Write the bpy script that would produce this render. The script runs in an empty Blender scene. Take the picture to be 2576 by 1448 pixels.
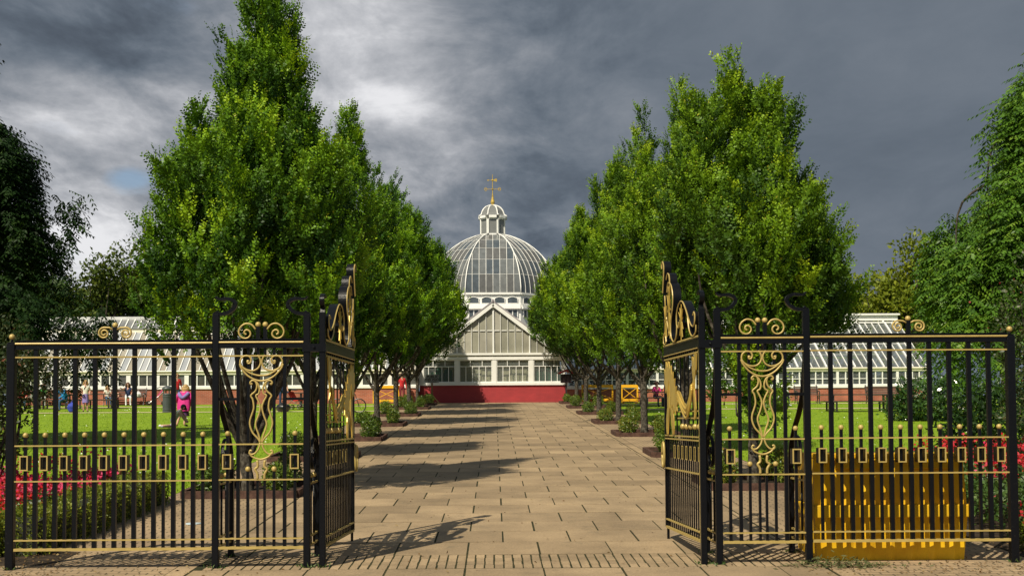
import bpy, bmesh, math, random
import numpy as np
from mathutils import Vector, Matrix, noise as mnoise
R = math.radians
sc = bpy.context.scene
COL = sc.collection
random.seed(7)
rng = np.random.default_rng(11)

# ------------------------------------------------------------------ camera
F, D, H, S = 3100.0, 13.08, 1.54, 0.0442      # focal (px of a 2576 wide frame), gate distance, eye height, ground slope
TILT, ROLL, YAW, SHY = R(2.25), -0.006, -45/3100, 209/2576
cam = bpy.data.objects.new('camera', bpy.data.cameras.new('camera')); COL.objects.link(cam)
cam.data.sensor_width = 36; cam.data.lens = 36*F/2576; cam.data.shift_y = SHY
cam.data.clip_end = 3000; cam.data.clip_start = 0.1
RM = Matrix.Rotation(YAW,3,'Z') @ Matrix.Rotation(R(90)+TILT,3,'X') @ Matrix.Rotation(ROLL,3,'Z')
cam.matrix_world = Matrix.Translation((0,0,H)) @ RM.to_4x4()
sc.camera = cam
def ray(u, v): return RM @ Vector(((u-1288)/F, ((724-v)/2576+SHY)*2576/F, -1))
def P(u, v, Y):
    r = ray(u, v); k = Y/r.y
    return Vector((r.x*k, Y, H+r.z*k))
def gz(Y): return S*(Y-D) if Y < 70.6 else S*(70.6-D)
def G(u, v):
    r = ray(u, v)                              # H + k rz = S (k ry - D)
    k = (H+S*D)/(S*r.y-r.z); return Vector((r.x*k, r.y*k, S*(r.y*k-D)))

# ------------------------------------------------------------------ sky, sun, exposure
SUN_TO = Vector((.545, .838, -1.08)).normalized()          # the way the light travels
elev = math.asin(-SUN_TO.z); azim = math.atan2(-SUN_TO.x, -SUN_TO.y)
W = bpy.data.worlds.new('World'); sc.world = W; W.use_nodes = True
def build_world():
    nt = W.node_tree; N = nt.nodes; L = nt.links; N.clear()
    out = N.new('ShaderNodeOutputWorld')
    sky = N.new('ShaderNodeTexSky'); sky.sky_type = 'NISHITA'; sky.sun_disc = False
    sky.sun_elevation = elev; sky.sun_rotation = azim
    b1 = N.new('ShaderNodeBackground'); b1.inputs[1].default_value = 0.085; L.new(sky.outputs[0], b1.inputs[0])
    tc = N.new('ShaderNodeTexCoord')
    def math_(op, a, b=None, c=None):
        m = N.new('ShaderNodeMath'); m.operation = op
        for i, x in enumerate((a, b, c)):
            if x is None: continue
            if isinstance(x, (int, float)): m.inputs[i].default_value = x
            else: L.new(x, m.inputs[i])
        return m.outputs[0]
    def smooth(x, lo, hi, a=0.0, b=1.0):
        m = N.new('ShaderNodeMapRange'); m.interpolation_type = 'SMOOTHSTEP'
        L.new(x, m.inputs[0])
        for i, q in zip((1,2,3,4), (lo, hi, a, b)): m.inputs[i].default_value = q
        return m.outputs[0]
    sp = N.new('ShaderNodeSeparateXYZ'); L.new(tc.outputs['Generated'], sp.inputs[0])
    x, y, z = sp.outputs
    zz = math_('ADD', math_('MAXIMUM', z, 0.0), 0.16)
    cx = math_('DIVIDE', x, zz); cy = math_('DIVIDE', y, zz)
    cb = N.new('ShaderNodeCombineXYZ'); L.new(cx, cb.inputs[0]); L.new(cy, cb.inputs[1])
    def nz(scale, detail, rough, off, dist=0.0):
        mp = N.new('ShaderNodeMapping'); L.new(cb.outputs[0], mp.inputs[0]); mp.inputs[1].default_value = off
        mp.inputs[3].default_value = (1.0, 0.62, 1)
        n = N.new('ShaderNodeTexNoise'); L.new(mp.outputs[0], n.inputs[0])
        n.inputs['Scale'].default_value = scale; n.inputs['Detail'].default_value = detail
        n.inputs['Roughness'].default_value = rough; n.inputs['Distortion'].default_value = dist
        return n.outputs[0]
    n1 = nz(1.7, 10, 0.60, (3.1, 0.4, 0), 0.35)
    n2 = nz(4.4, 10, 0.62, (7.7, 2.9, 0), 0.3)
    n3 = nz(0.55, 3, 0.5, (1.3, 5.2, 0))
    # the left half of the view is broken and bright, the right half one slate sheet
    left = smooth(math_('DIVIDE', x, math_('MAXIMUM', y, 0.05)), -0.02, 0.20, 1.0, 0.0)
    # bright breaks in the overcast, each at its own bearing
    def blob(u, v, wx, wz):
        d = ray(u, v).normalized()
        a = math_('DIVIDE', math_('SUBTRACT', x, d.x), wx); b = math_('DIVIDE', math_('SUBTRACT', z, d.z), wz)
        r2 = math_('ADD', math_('MULTIPLY', a, a), math_('MULTIPLY', b, b))
        return math_('POWER', 2.718, math_('MULTIPLY', r2, -1.0))
    fwd = math_('GREATER_THAN', y, 0.2)
    g = None
    for u, v, wx, wz, k in ((1010,250,.06,.045,.24),(900,180,.05,.03,.16),(330,320,.10,.028,.20),(520,250,.12,.03,.12),(230,590,.07,.03,.22),(300,440,.05,.02,.16),(130,690,.08,.05,.26),(860,120,.05,.05,.20),(760,30,.08,.03,.1),(1180,330,.06,.04,.10),(60,210,.08,.03,.10)):
        q = math_('MULTIPLY', blob(u, v, wx, wz), k)
        g = q if g is None else math_('ADD', g, q)
    g = math_('MULTIPLY', g, fwd)
    dk = None
    for u, v, wx, wz, k in ((250,110,.17,.045,.13),(1900,330,.30,.07,.03),(700,60,.06,.04,.04)):
        q = math_('MULTIPLY', blob(u, v, wx, wz), k)
        dk = q if dk is None else math_('ADD', dk, q)
    dk = math_('MULTIPLY', dk, fwd)
    tex = math_('ADD', math_('MULTIPLY', math_('SUBTRACT', n1, 0.5), 0.85), math_('MULTIPLY', math_('SUBTRACT', n2, 0.5), 0.75))
    amp = math_('ADD', math_('MULTIPLY', left, 1.1), 0.22)
    lum = math_('ADD', math_('MULTIPLY', tex, amp), math_('ADD', math_('MULTIPLY', left, 0.11), 0.388))
    lum = math_('SUBTRACT', math_('ADD', lum, g), dk)
    ramp = N.new('ShaderNodeValToRGB'); L.new(lum, ramp.inputs[0])
    cr = ramp.color_ramp; cr.interpolation = 'B_SPLINE'
    for i, (p, c) in enumerate(((0.0,(.050,.064,.088)),(.22,(.090,.110,.140)),(.38,(.132,.164,.205)),(.60,(.27,.29,.325)),(.82,(.52,.53,.56)),(1.0,(.85,.85,.87)))):
        e = cr.elements[i] if i < 2 else cr.elements.new(p)
        e.position = p; e.color = (*c, 1)
    # the sky behind the photographer is broken and bright
    back = smooth(y, 0.25, -0.45, 0.0, 1.0)
    st = math_('ADD', 0.86, math_('MULTIPLY', back, .50))
    b2 = N.new('ShaderNodeBackground'); L.new(ramp.outputs[0], b2.inputs[0]); L.new(st, b2.inputs[1])
    # blue holes
    h = None
    for u, v, wx, wz, k in ((325,450,.024,.012,1.0),(120,330,.045,.014,.42),(420,15,.05,.018,.6),(560,215,.05,.02,.35),(170,640,.03,.014,.5),(340,480,.03,.01,.6)):
        q = math_('MULTIPLY', blob(u, v, wx, wz), k); h = q if h is None else math_('MAXIMUM', h, q)
    h = math_('MULTIPLY', h, fwd)
    hole = smooth(math_('ADD', h, math_('MULTIPLY', math_('SUBTRACT', n2, 0.5), 1.2)), 0.40, 0.95, 0.0, 0.8)
    hole = math_('MAXIMUM', hole, math_('MULTIPLY', math_('MULTIPLY', back, smooth(n3, .5, .62)), 0.75))
    mx = N.new('ShaderNodeMixShader'); L.new(hole, mx.inputs[0]); L.new(b2.outputs[0], mx.inputs[1]); L.new(b1.outputs[0], mx.inputs[2])
    L.new(mx.outputs[0], out.inputs[0])
build_world()
sun = bpy.data.objects.new('sun', bpy.data.lights.new('sun', 'SUN')); COL.objects.link(sun)
sun.data.energy = 5.0; sun.data.angle = R(0.5); sun.data.color = (1.0, 0.91, 0.73)
sun.rotation_euler = SUN_TO.to_track_quat('-Z', 'Y').to_euler()
sc.view_settings.view_transform = 'Standard'; sc.view_settings.look = 'None'
sc.view_settings.exposure = 0.25; sc.view_settings.gamma = 1
sc.cycles.max_bounces = 8; sc.cycles.transparent_max_bounces = 12; sc.cycles.use_denoising = True

# ------------------------------------------------------------------ materials
def new_mat(name):
    m = bpy.data.materials.new(name); m.use_nodes = True
    nt = m.node_tree; return m, nt, nt.nodes, nt.links, nt.nodes['Principled BSDF']
def M(name, col, rough=0.5, metal=0.0, var=0.18, scale=6.0, bump=0.0, bscale=60.0, spec=0.5):
    m, nt, N, L, b = new_mat(name)
    b.inputs['Roughness'].default_value = rough; b.inputs['Metallic'].default_value = metal
    b.inputs['Specular IOR Level'].default_value = spec
    tc = N.new('ShaderNodeTexCoord')
    n = N.new('ShaderNodeTexNoise'); n.inputs['Scale'].default_value = scale; n.inputs['Detail'].default_value = 6
    L.new(tc.outputs['Object'], n.inputs[0])
    mr = N.new('ShaderNodeMapRange'); L.new(n.outputs[0], mr.inputs[0])
    mr.inputs[1].default_value = .3; mr.inputs[2].default_value = .7; mr.inputs[3].default_value = 1-var; mr.inputs[4].default_value = 1+var
    mx = N.new('ShaderNodeVectorMath'); mx.operation = 'SCALE'; mx.inputs[0].default_value = col; L.new(mr.outputs[0], mx.inputs['Scale'])
    L.new(mx.outputs[0], b.inputs['Base Color'])
    if bump:
        n2 = N.new('ShaderNodeTexNoise'); n2.inputs['Scale'].default_value = bscale; n2.inputs['Detail'].default_value = 4
        L.new(tc.outputs['Object'], n2.inputs[0])
        bp = N.new('ShaderNodeBump'); bp.inputs['Strength'].default_value = bump; bp.inputs['Distance'].default_value = 0.01
        L.new(n2.outputs[0], bp.inputs['Height']); L.new(bp.outputs[0], b.inputs['Normal'])
    return m
def ramp_node(N, stops, interp='LINEAR'):
    r = N.new('ShaderNodeValToRGB'); cr = r.color_ramp; cr.interpolation = interp
    for i, (p, c) in enumerate(stops):
        e = cr.elements[i] if i < 2 else cr.elements.new(p)
        e.position = p; e.color = (*c, 1)
    return r
def LEAF(name, stops, trans=0.35, rough=0.42, spec=0.45):
    m, nt, N, L, b = new_mat(name)
    a = N.new('ShaderNodeAttribute'); a.attribute_name = 'tint'
    r = ramp_node(N, stops); L.new(a.outputs['Fac'], r.inputs[0])
    L.new(r.outputs[0], b.inputs['Base Color'])
    b.inputs['Roughness'].default_value = rough; b.inputs['Specular IOR Level'].default_value = spec
    t = N.new('ShaderNodeBsdfTranslucent')
    g = N.new('ShaderNodeVectorMath'); g.operation = 'MULTIPLY'; g.inputs[1].default_value = (1.25, 1.2, .55)
    L.new(r.outputs[0], g.inputs[0]); L.new(g.outputs[0], t.inputs[0])
    mx = N.new('ShaderNodeMixShader'); mx.inputs[0].default_value = trans
    L.new(b.outputs[0], mx.inputs[1]); L.new(t.outputs[0], mx.inputs[2])
    L.new(mx.outputs[0], N['Material Output'].inputs[0]); return m
def BRICK(name, c1, c2, mort, bw, rh, ms, rough=0.8, scale=1.0, axis='XZ', bump=0.4, var=0.25, nscale=1.5, smear=None):
    m, nt, N, L, b = new_mat(name)
    tc = N.new('ShaderNodeTexCoord'); sp = N.new('ShaderNodeSeparateXYZ'); L.new(tc.outputs['Object'], sp.inputs[0])
    cb = N.new('ShaderNodeCombineXYZ')
    L.new(sp.outputs['XYZ'.index(axis[0])], cb.inputs[0]); L.new(sp.outputs['XYZ'.index(axis[1])], cb.inputs[1])
    t = N.new('ShaderNodeTexBrick'); L.new(cb.outputs[0], t.inputs[0])
    t.inputs['Color1'].default_value = (*c1,1); t.inputs['Color2'].default_value = (*c2,1); t.inputs['Mortar'].default_value = (*mort,1)
    t.inputs['Scale'].default_value = scale; t.inputs['Mortar Size'].default_value = ms; t.inputs['Mortar Smooth'].default_value = .2
    t.inputs['Brick Width'].default_value = bw; t.inputs['Row Height'].default_value = rh
    n = N.new('ShaderNodeTexNoise'); n.inputs['Scale'].default_value = nscale; n.inputs['Detail'].default_value = 8; L.new(tc.outputs['Object'], n.inputs[0])
    mr = N.new('ShaderNodeMapRange'); L.new(n.outputs[0], mr.inputs[0])
    mr.inputs[1].default_value = .3; mr.inputs[2].default_value = .7; mr.inputs[3].default_value = 1-var; mr.inputs[4].default_value = 1+var
    mx = N.new('ShaderNodeVectorMath'); mx.operation = 'SCALE'; L.new(t.outputs[0], mx.inputs[0]); L.new(mr.outputs[0], mx.inputs['Scale'])
    last = mx.outputs[0]
    if smear:
        n4 = N.new('ShaderNodeTexNoise'); n4.inputs['Scale'].default_value = smear[1]; n4.inputs['Detail'].default_value = 9; n4.inputs['Roughness'].default_value = .65
        L.new(tc.outputs['Object'], n4.inputs[0])
        m4 = N.new('ShaderNodeMapRange'); L.new(n4.outputs[0], m4.inputs[0]); m4.inputs[1].default_value = smear[2]; m4.inputs[2].default_value = smear[2]+.08
        mxc = N.new('ShaderNodeMix'); mxc.data_type = 'RGBA'; L.new(m4.outputs[0], mxc.inputs[0]); L.new(last, mxc.inputs[6]); mxc.inputs[7].default_value = (*smear[0],1)
        last = mxc.outputs[2]
    L.new(last, b.inputs['Base Color']); b.inputs['Roughness'].default_value = rough
    bp = N.new('ShaderNodeBump'); bp.inputs['Strength'].default_value = bump; bp.inputs['Distance'].default_value = .01; bp.invert = True
    L.new(t.outputs['Fac'], bp.inputs['Height']); L.new(bp.outputs[0], b.inputs['Normal'])
    return m
def SLAB(name, c):                       # gritty stone, each slab its own tone ('tint')
    m, nt, N, L, b = new_mat(name)
    tc = N.new('ShaderNodeTexCoord'); a = N.new('ShaderNodeAttribute'); a.attribute_name = 'tint'
    n = N.new('ShaderNodeTexNoise'); n.inputs['Scale'].default_value = 45; n.inputs['Detail'].default_value = 6; n.inputs['Roughness'].default_value = .8; L.new(tc.outputs['Object'], n.inputs[0])
    n2 = N.new('ShaderNodeTexNoise'); n2.inputs['Scale'].default_value = 0.9; n2.inputs['Detail'].default_value = 7; n2.inputs['Roughness'].default_value = .6; L.new(tc.outputs['Object'], n2.inputs[0])
    def mr(x, lo, hi, a_, b_):
        q = N.new('ShaderNodeMapRange'); L.new(x, q.inputs[0])
        for i, v in zip((1,2,3,4),(lo,hi,a_,b_)): q.inputs[i].default_value = v
        return q.outputs[0]
    k = N.new('ShaderNodeMath'); k.operation = 'MULTIPLY'; L.new(mr(n.outputs[0], .3, .7, .62, 1.36), k.inputs[0]); L.new(mr(n2.outputs[0], .3, .7, .68, 1.18), k.inputs[1])
    k2 = N.new('ShaderNodeMath'); k2.operation = 'MULTIPLY'; L.new(k.outputs[0], k2.inputs[0]); L.new(mr(a.outputs['Fac'], 0, 1, .82, 1.13), k2.inputs[1])
    mx = N.new('ShaderNodeVectorMath'); mx.operation = 'SCALE'; mx.inputs[0].default_value = c; L.new(k2.outputs[0], mx.inputs['Scale'])
    L.new(mx.outputs[0], b.inputs['Base Color']); b.inputs['Roughness'].default_value = .75; b.inputs['Specular IOR Level'].default_value = .35
    n5 = N.new('ShaderNodeTexNoise'); n5.inputs['Scale'].default_value = 2.6; n5.inputs['Detail'].default_value = 10; n5.inputs['Roughness'].default_value = .7; L.new(tc.outputs['Object'], n5.inputs[0])
    mx2 = N.new('ShaderNodeMix'); mx2.data_type = 'RGBA'; L.new(mr(n5.outputs[0], .56, .72, 0, .55), mx2.inputs[0]); L.new(mx.outputs[0], mx2.inputs[6]); mx2.inputs[7].default_value = (.10,.085,.055,1)
    L.new(mx2.outputs[2], b.inputs['Base Color'])
    bp = N.new('ShaderNodeBump'); bp.inputs['Strength'].default_value = .5; bp.inputs['Distance'].default_value = .004
    L.new(n.outputs[0], bp.inputs['Height']); L.new(bp.outputs[0], b.inputs['Normal']); return m
def TWO(name, c1, c2, scale, rough=.9, lo=.4, hi=.6, bump=.4):
    m, nt, N, L, b = new_mat(name)
    tc = N.new('ShaderNodeTexCoord'); n = N.new('ShaderNodeTexNoise'); n.inputs['Scale'].default_value = scale; n.inputs['Detail'].default_value = 9; n.inputs['Roughness'].default_value = .65
    L.new(tc.outputs['Object'], n.inputs[0]); r = ramp_node(N, ((lo,c1),(hi,c2))); L.new(n.outputs[0], r.inputs[0])
    L.new(r.outputs[0], b.inputs['Base Color']); b.inputs['Roughness'].default_value = rough; b.inputs['Specular IOR Level'].default_value = .2
    bp = N.new('ShaderNodeBump'); bp.inputs['Strength'].default_value = bump; bp.inputs['Distance'].default_value = .03
    L.new(n.outputs[0], bp.inputs['Height']); L.new(bp.outputs[0], b.inputs['Normal']); return m
def PANE(name, stops, rough=.12, spec=.6, noise=3.0, nv=.2):     # opaque glass, every pane its own tone; paint, dust and reflections as colour
    m, nt, N, L, b = new_mat(name)
    g = N.new('ShaderNodeNewGeometry'); r = ramp_node(N, stops, 'CONSTANT'); L.new(g.outputs['Random Per Island'], r.inputs[0])
    tc = N.new('ShaderNodeTexCoord'); n = N.new('ShaderNodeTexNoise'); n.inputs['Scale'].default_value = noise; n.inputs['Detail'].default_value = 6; L.new(tc.outputs['Object'], n.inputs[0])
    q = N.new('ShaderNodeMapRange'); L.new(n.outputs[0], q.inputs[0])
    for i, v in zip((1,2,3,4),(.3,.7,1-nv,1+nv)): q.inputs[i].default_value = v
    mx = N.new('ShaderNodeVectorMath'); mx.operation = 'SCALE'; L.new(r.outputs[0], mx.inputs[0]); L.new(q.outputs[0], mx.inputs['Scale'])
    L.new(mx.outputs[0], b.inputs['Base Color']); b.inputs['Roughness'].default_value = rough; b.inputs['Specular IOR Level'].default_value = spec
    return m
def GLASS(name, tint, clear=.75, rough=.05):
    m, nt, N, L, b = new_mat(name)
    t = N.new('ShaderNodeBsdfTransparent'); t.inputs[0].default_value = (*tint,1)
    b.inputs['Base Color'].default_value = (.25,.27,.27,1); b.inputs['Roughness'].default_value = rough; b.inputs['Specular IOR Level'].default_value = .8
    fr = N.new('ShaderNodeLayerWeight'); fr.inputs[0].default_value = .5; pw = N.new('ShaderNodeMath'); pw.operation = 'POWER'; pw.inputs[1].default_value = 4; L.new(fr.outputs['Facing'], pw.inputs[0])
    q = N.new('ShaderNodeMapRange'); L.new(pw.outputs[0], q.inputs[0])
    for i, v in zip((1,2,3,4),(0,1,1-clear,1)): q.inputs[i].default_value = v
    mx = N.new('ShaderNodeMixShader'); L.new(q.outputs[0], mx.inputs[0]); L.new(t.outputs[0], mx.inputs[1]); L.new(b.outputs[0], mx.inputs[2])
    L.new(mx.outputs[0], N['Material Output'].inputs[0]); return m

iron = TWO('black_gloss_paint', (.0028,.0032,.0046), (.034,.030,.026), 55, rough=.34, lo=.62, hi=.74, bump=.12)
gold = M('gold_paint', (.40,.295,.090), .46, .15, .12, 14, .1, 60)
goldleaf = M('gold_leaf', (.56,.39,.09), .32, .40, .14, 6)
white = M('white_paint', (.74,.735,.70), .45, 0, .05, 3)
cream = M('cream_paint', (.74,.69,.55), .5, 0, .08, 3)
redbrick = BRICK('red_painted_brick', (.34,.030,.034), (.30,.026,.030), (.25,.022,.026), .23, .075, .006, .55, bump=.25, var=.12, smear=((.46,.20,.19), 5.5, .665))
orbrick = BRICK('orange_brick', (.36,.092,.048), (.30,.074,.038), (.34,.20,.15), .23, .075, .008, .85, smear=((.50,.38,.32), 2.2, .66))
slabm = SLAB('stone_slab', (.300,.218,.128))
blockm = SLAB('block_paver', (.315,.228,.133))
moss = TWO('mossy_joint', (.016,.020,.008), (.045,.042,.018), 6)
soil = TWO('dark_soil', (.018,.013,.009), (.05,.035,.022), 9)
grassm = TWO('lawn_turf', (.12,.205,.007), (.21,.31,.010), 1.3, lo=.3, hi=.72)
paverm = BRICK('block_paving', (.33,.235,.135), (.27,.19,.11), (.05,.044,.022), .21, .105, .008, .8, axis='XY', bump=.5, var=.3, nscale=.8)
gravelm = TWO('pale_gravel', (.42,.35,.20), (.56,.47,.29), 12)
bark = TWO('grey_bark', (.026,.021,.015), (.13,.115,.090), 11, lo=.42, hi=.66, bump=.8)
wood = TWO('weathered_timber', (.050,.027,.020), (.10,.055,.040), 8)
rawwood = M('raw_timber', (.50,.33,.12), .7, 0, .15, 9)
oldwood = M('brown_timber', (.17,.105,.045), .7, 0, .2, 9)
darkmetal = M('dark_metal', (.022,.020,.020), .4, 0, .2, 9)
slatwood = M('dark_slat', (.10,.065,.050), .6, 0, .2, 9)
yellow = TWO('yellow_plastic', (.62,.345,.010), (.73,.45,.014), 2.2, rough=.45, bump=.08)
yellowdirty = TWO('scuffed_yellow_plastic', (.30,.19,.045), (.62,.37,.014), 5.0, rough=.5, lo=.30, hi=.46, bump=.05)
barrier_y = M('barrier_yellow', (.78,.40,.012), .45, 0, .08, 3)
barrier_r = M('barrier_red', (.55,.03,.02), .5, 0, .1, 3)
binm = M('bin_grey', (.055,.065,.065), .45, 0, .15, 4)
domeglass = PANE('dome_pane', ((0,(.085,.098,.105)),(.2,(.120,.128,.128)),(.42,(.065,.080,.092)),(.62,(.145,.150,.145)),(.80,(.10,.10,.096)),(.972,(.36,.31,.20)),(.988,(.04,.10,.22))), .14, .7)  # greys put the reflected sky into the pane colour; beige and blue panes differ
gableglass = PANE('dusty_pane', ((0,(.27,.262,.205)),(.25,(.31,.295,.235)),(.5,(.24,.235,.185)),(.75,(.33,.315,.26))), .2, .5, .5, .35)
roofpane = PANE('whitewashed_pane', ((0,(.30,.315,.33)),(.30,(.285,.255,.20)),(.58,(.345,.355,.365)),(.80,(.31,.285,.235))), .3, .5, .6, .12)
darkpane = PANE('dark_window_pane', ((0,(.035,.040,.034)),(.3,(.06,.062,.05)),(.6,(.025,.03,.027)),(.85,(.09,.09,.08))), .1, .6, 2.0, .5)  # dark window reflections put into the opaque pane colour
winpane = GLASS('clear_pane', (.86,.88,.84), .80)
roofglass = GLASS('roof_glass', (.50,.56,.55), .70)
greenpaint = M('green_paint', (.008,.115,.07), .5, 0, .25, 2)
interior = M('pale_interior', (.74,.67,.52), .8, 0, .3, .9)
leadroof = M('lead_roof', (.30,.27,.29), .5, 0, .2, 2)
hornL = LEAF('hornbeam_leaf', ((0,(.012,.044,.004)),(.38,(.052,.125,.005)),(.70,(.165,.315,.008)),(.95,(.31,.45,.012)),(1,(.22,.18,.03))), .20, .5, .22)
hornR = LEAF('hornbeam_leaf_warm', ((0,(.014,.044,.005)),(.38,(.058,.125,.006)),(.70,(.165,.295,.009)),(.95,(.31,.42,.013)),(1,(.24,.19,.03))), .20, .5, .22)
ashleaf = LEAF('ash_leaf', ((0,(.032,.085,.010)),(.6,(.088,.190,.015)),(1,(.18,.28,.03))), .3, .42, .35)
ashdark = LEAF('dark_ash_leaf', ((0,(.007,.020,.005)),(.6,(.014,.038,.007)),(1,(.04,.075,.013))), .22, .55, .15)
cotoL = LEAF('cotoneaster_leaf', ((0,(.022,.038,.012)),(.6,(.05,.07,.02)),(.82,(.08,.08,.03)),(.9,(.16,.05,.025)),(1,(.20,.07,.03))), .2, .45, .28)
boxleaf = LEAF('box_leaf', ((0,(.055,.095,.010)),(.5,(.14,.18,.016)),(1,(.28,.28,.03))), .3, .45, .3)
bushleaf = LEAF('bush_leaf', ((0,(.035,.085,.012)),(.5,(.10,.165,.016)),(.8,(.21,.22,.025)),(1,(.34,.21,.03))), .3, .42, .5)
laurel = LEAF('laurel_leaf', ((0,(.020,.055,.012)),(.6,(.045,.10,.018)),(1,(.085,.15,.03))), .2, .25, .7)
bgleaf = LEAF('distant_leaf', ((0,(.034,.060,.010)),(.5,(.072,.108,.014)),(1,(.14,.16,.02))), .3, .5, .2)
bgleafy = LEAF('distant_yellow_leaf', ((0,(.080,.115,.010)),(.5,(.17,.215,.015)),(1,(.29,.31,.03))), .35, .5, .2)
plantleaf = LEAF('bedding_leaf', ((0,(.030,.075,.014)),(.6,(.07,.13,.025)),(.9,(.17,.23,.08)),(1,(.35,.38,.2))), .3, .45, .4)
redpetal = LEAF('red_petal', ((0,(.36,.006,.012)),(.5,(.52,.015,.018)),(1,(.60,.07,.10))), .3, .5, .3)
pinkpetal = LEAF('pink_petal', ((0,(.50,.012,.07)),(.5,(.64,.03,.13)),(1,(.68,.12,.22))), .3, .5, .3)
cutstem = LEAF('cut_stem', ((0,(.045,.050,.018)),(.6,(.085,.100,.035)),(1,(.17,.17,.08))), .15, .6, .2)
grassblade = LEAF('grass_blade', ((0,(.10,.19,.008)),(.6,(.185,.295,.010)),(1,(.31,.36,.03))), .35, .55, .2)
daisym = M('daisy_white', (.75,.75,.65), .6)
hair_b = M('blonde_hair', (.36,.22,.07), .5, 0, .3, 30); hair_d = M('dark_hair', (.02,.012,.008), .4, 0, .3, 30); hair_r = M('brown_hair', (.10,.045,.02), .5, 0, .3, 30)
def cloth(name, c): return M(name, c, .8, 0, .12, 12, .2, 25)
skin = M('skin', (.52,.29,.20), .5, 0, .06, 8)

# ------------------------------------------------------------------ mesh helpers
def catmull(pts, n=6, closed=False):
    pts = [Vector(p) for p in pts]; out = []
    m = len(pts)
    for i in range(m if closed else m-1):
        g = (lambda k: pts[k % m]) if closed else (lambda k: pts[min(max(k,0),m-1)])
        p0, p1, p2, p3 = g(i-1), g(i), g(i+1), g(i+2)
        for j in range(n):
            t = j/n
            out.append(0.5*((2*p1)+(p2-p0)*t+(2*p0-5*p1+4*p2-p3)*t*t+(3*p1-p0-3*p2+p3)*t**3))
    if not closed: out.append(pts[-1])
    return out
class MB:
    def __init__(s): s.v = []; s.f = []; s.m = []; s.mi = 0
    def add(s, vs, fs):
        o = len(s.v); s.v += [tuple(x) for x in vs]; s.f += [tuple(i+o for i in f) for f in fs]; s.m += [s.mi]*len(fs); return s
    def box(s, x0, y0, z0, x1, y1, z1):
        return s.add([(x0,y0,z0),(x1,y0,z0),(x1,y1,z0),(x0,y1,z0),(x0,y0,z1),(x1,y0,z1),(x1,y1,z1),(x0,y1,z1)],
            [(0,3,2,1),(4,5,6,7),(0,1,5,4),(1,2,6,5),(2,3,7,6),(3,0,4,7)])
    def cbox(s, c, sx, sy, sz): return s.box(c[0]-sx/2, c[1]-sy/2, c[2]-sz/2, c[0]+sx/2, c[1]+sy/2, c[2]+sz/2)
    def beam(s, a, b, w, h, up=(0,0,1)):
        a, b = Vector(a), Vector(b); d = (b-a).normalized(); up = Vector(up)
        if abs(d.dot(up)) > .98: up = Vector((0,1,0))
        x = d.cross(up).normalized(); y = x.cross(d)
        vs = [p+x*i*w/2+y*j*h/2 for p in (a,b) for i,j in ((-1,-1),(1,-1),(1,1),(-1,1))]
        return s.add(vs, [(3,2,1,0),(4,5,6,7),(0,1,5,4),(1,2,6,5),(2,3,7,6),(3,0,4,7)])
    def tube(s, pts, r, n=6, cap=True):
        pts = [Vector(p) for p in pts]; m = len(pts)
        rs = r if isinstance(r, (list,tuple)) else [r]*m
        t = (pts[1]-pts[0]).normalized()
        u = t.cross(Vector((0,0,1)));  u = u if u.length > .05 else t.cross(Vector((0,1,0))); u.normalize()
        vs = []
        for i, p in enumerate(pts):
            t = (pts[min(i+1,m-1)]-pts[max(i-1,0)])
            if t.length < 1e-9: t = Vector((0,0,1))
            t.normalize(); u = (u-t*u.dot(t))
            if u.length < 1e-6: u = t.orthogonal()
            u.normalize(); w = t.cross(u)
            vs += [p+(u*math.cos(a)+w*math.sin(a))*rs[i] for a in (2*math.pi*k/n for k in range(n))]
        fs = [(i*n+k, i*n+(k+1)%n, (i+1)*n+(k+1)%n, (i+1)*n+k) for i in range(m-1) for k in range(n)]
        if cap: fs += [tuple(range(n))[::-1], tuple(range((m-1)*n, m*n))]
        return s.add(vs, fs)
    def lathe(s, c, prof, n=12):                      # prof: (r, z) from the bottom up
        vs = [(c[0]+r*math.cos(2*math.pi*k/n), c[1]+r*math.sin(2*math.pi*k/n), c[2]+z) for r, z in prof for k in range(n)]
        m = len(prof)
        fs = [(i*n+k, i*n+(k+1)%n, (i+1)*n+(k+1)%n, (i+1)*n+k) for i in range(m-1) for k in range(n)]
        fs += [tuple(range(n))[::-1], tuple(range((m-1)*n, m*n))]
        return s.add(vs, fs)
    def ball(s, c, r, n=12, sz=1.0):
        k = max(5, n//2+1)
        return s.lathe(c, [(max(r*math.sin(math.pi*i/k), .0008), -r*sz*math.cos(math.pi*i/k)) for i in range(k+1)], n)
    def prism(s, poly, off):                          # planar polygon (3-D points) pushed along off
        a = [Vector(p) for p in poly]; n = len(a); off = Vector(off)
        return s.add(a+[p+off for p in a], [tuple(range(n))[::-1], tuple(range(n,2*n))]+[(i,(i+1)%n,n+(i+1)%n,n+i) for i in range(n)])
    def band(s, pts, off, th):                        # strip of thickness th following pts, width = off
        off = Vector(off); pts = [Vector(p) for p in pts]; m = len(pts); vs = []
        for i, p in enumerate(pts):
            t = (pts[min(i+1,m-1)]-pts[max(i-1,0)]).normalized(); nn = t.cross(off).normalized()*th/2
            vs += [p-off/2-nn, p+off/2-nn, p+off/2+nn, p-off/2+nn]
        fs = [(i*4+k, i*4+(k+1)%4, i*4+4+(k+1)%4, i*4+4+k) for i in range(m-1) for k in range(4)]
        fs += [(3,2,1,0), tuple(range((m-1)*4, m*4))]
        return s.add(vs, fs)
    def quad(s, a, b, c, d): return s.add([a,b,c,d], [(0,1,2,3)])
LOC = {}
def link(o, parent=None):
    COL.objects.link(o)
    if parent is not None: o.parent = parent; LOC[o] = LOC.get(parent, Vector())
    return o
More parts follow.
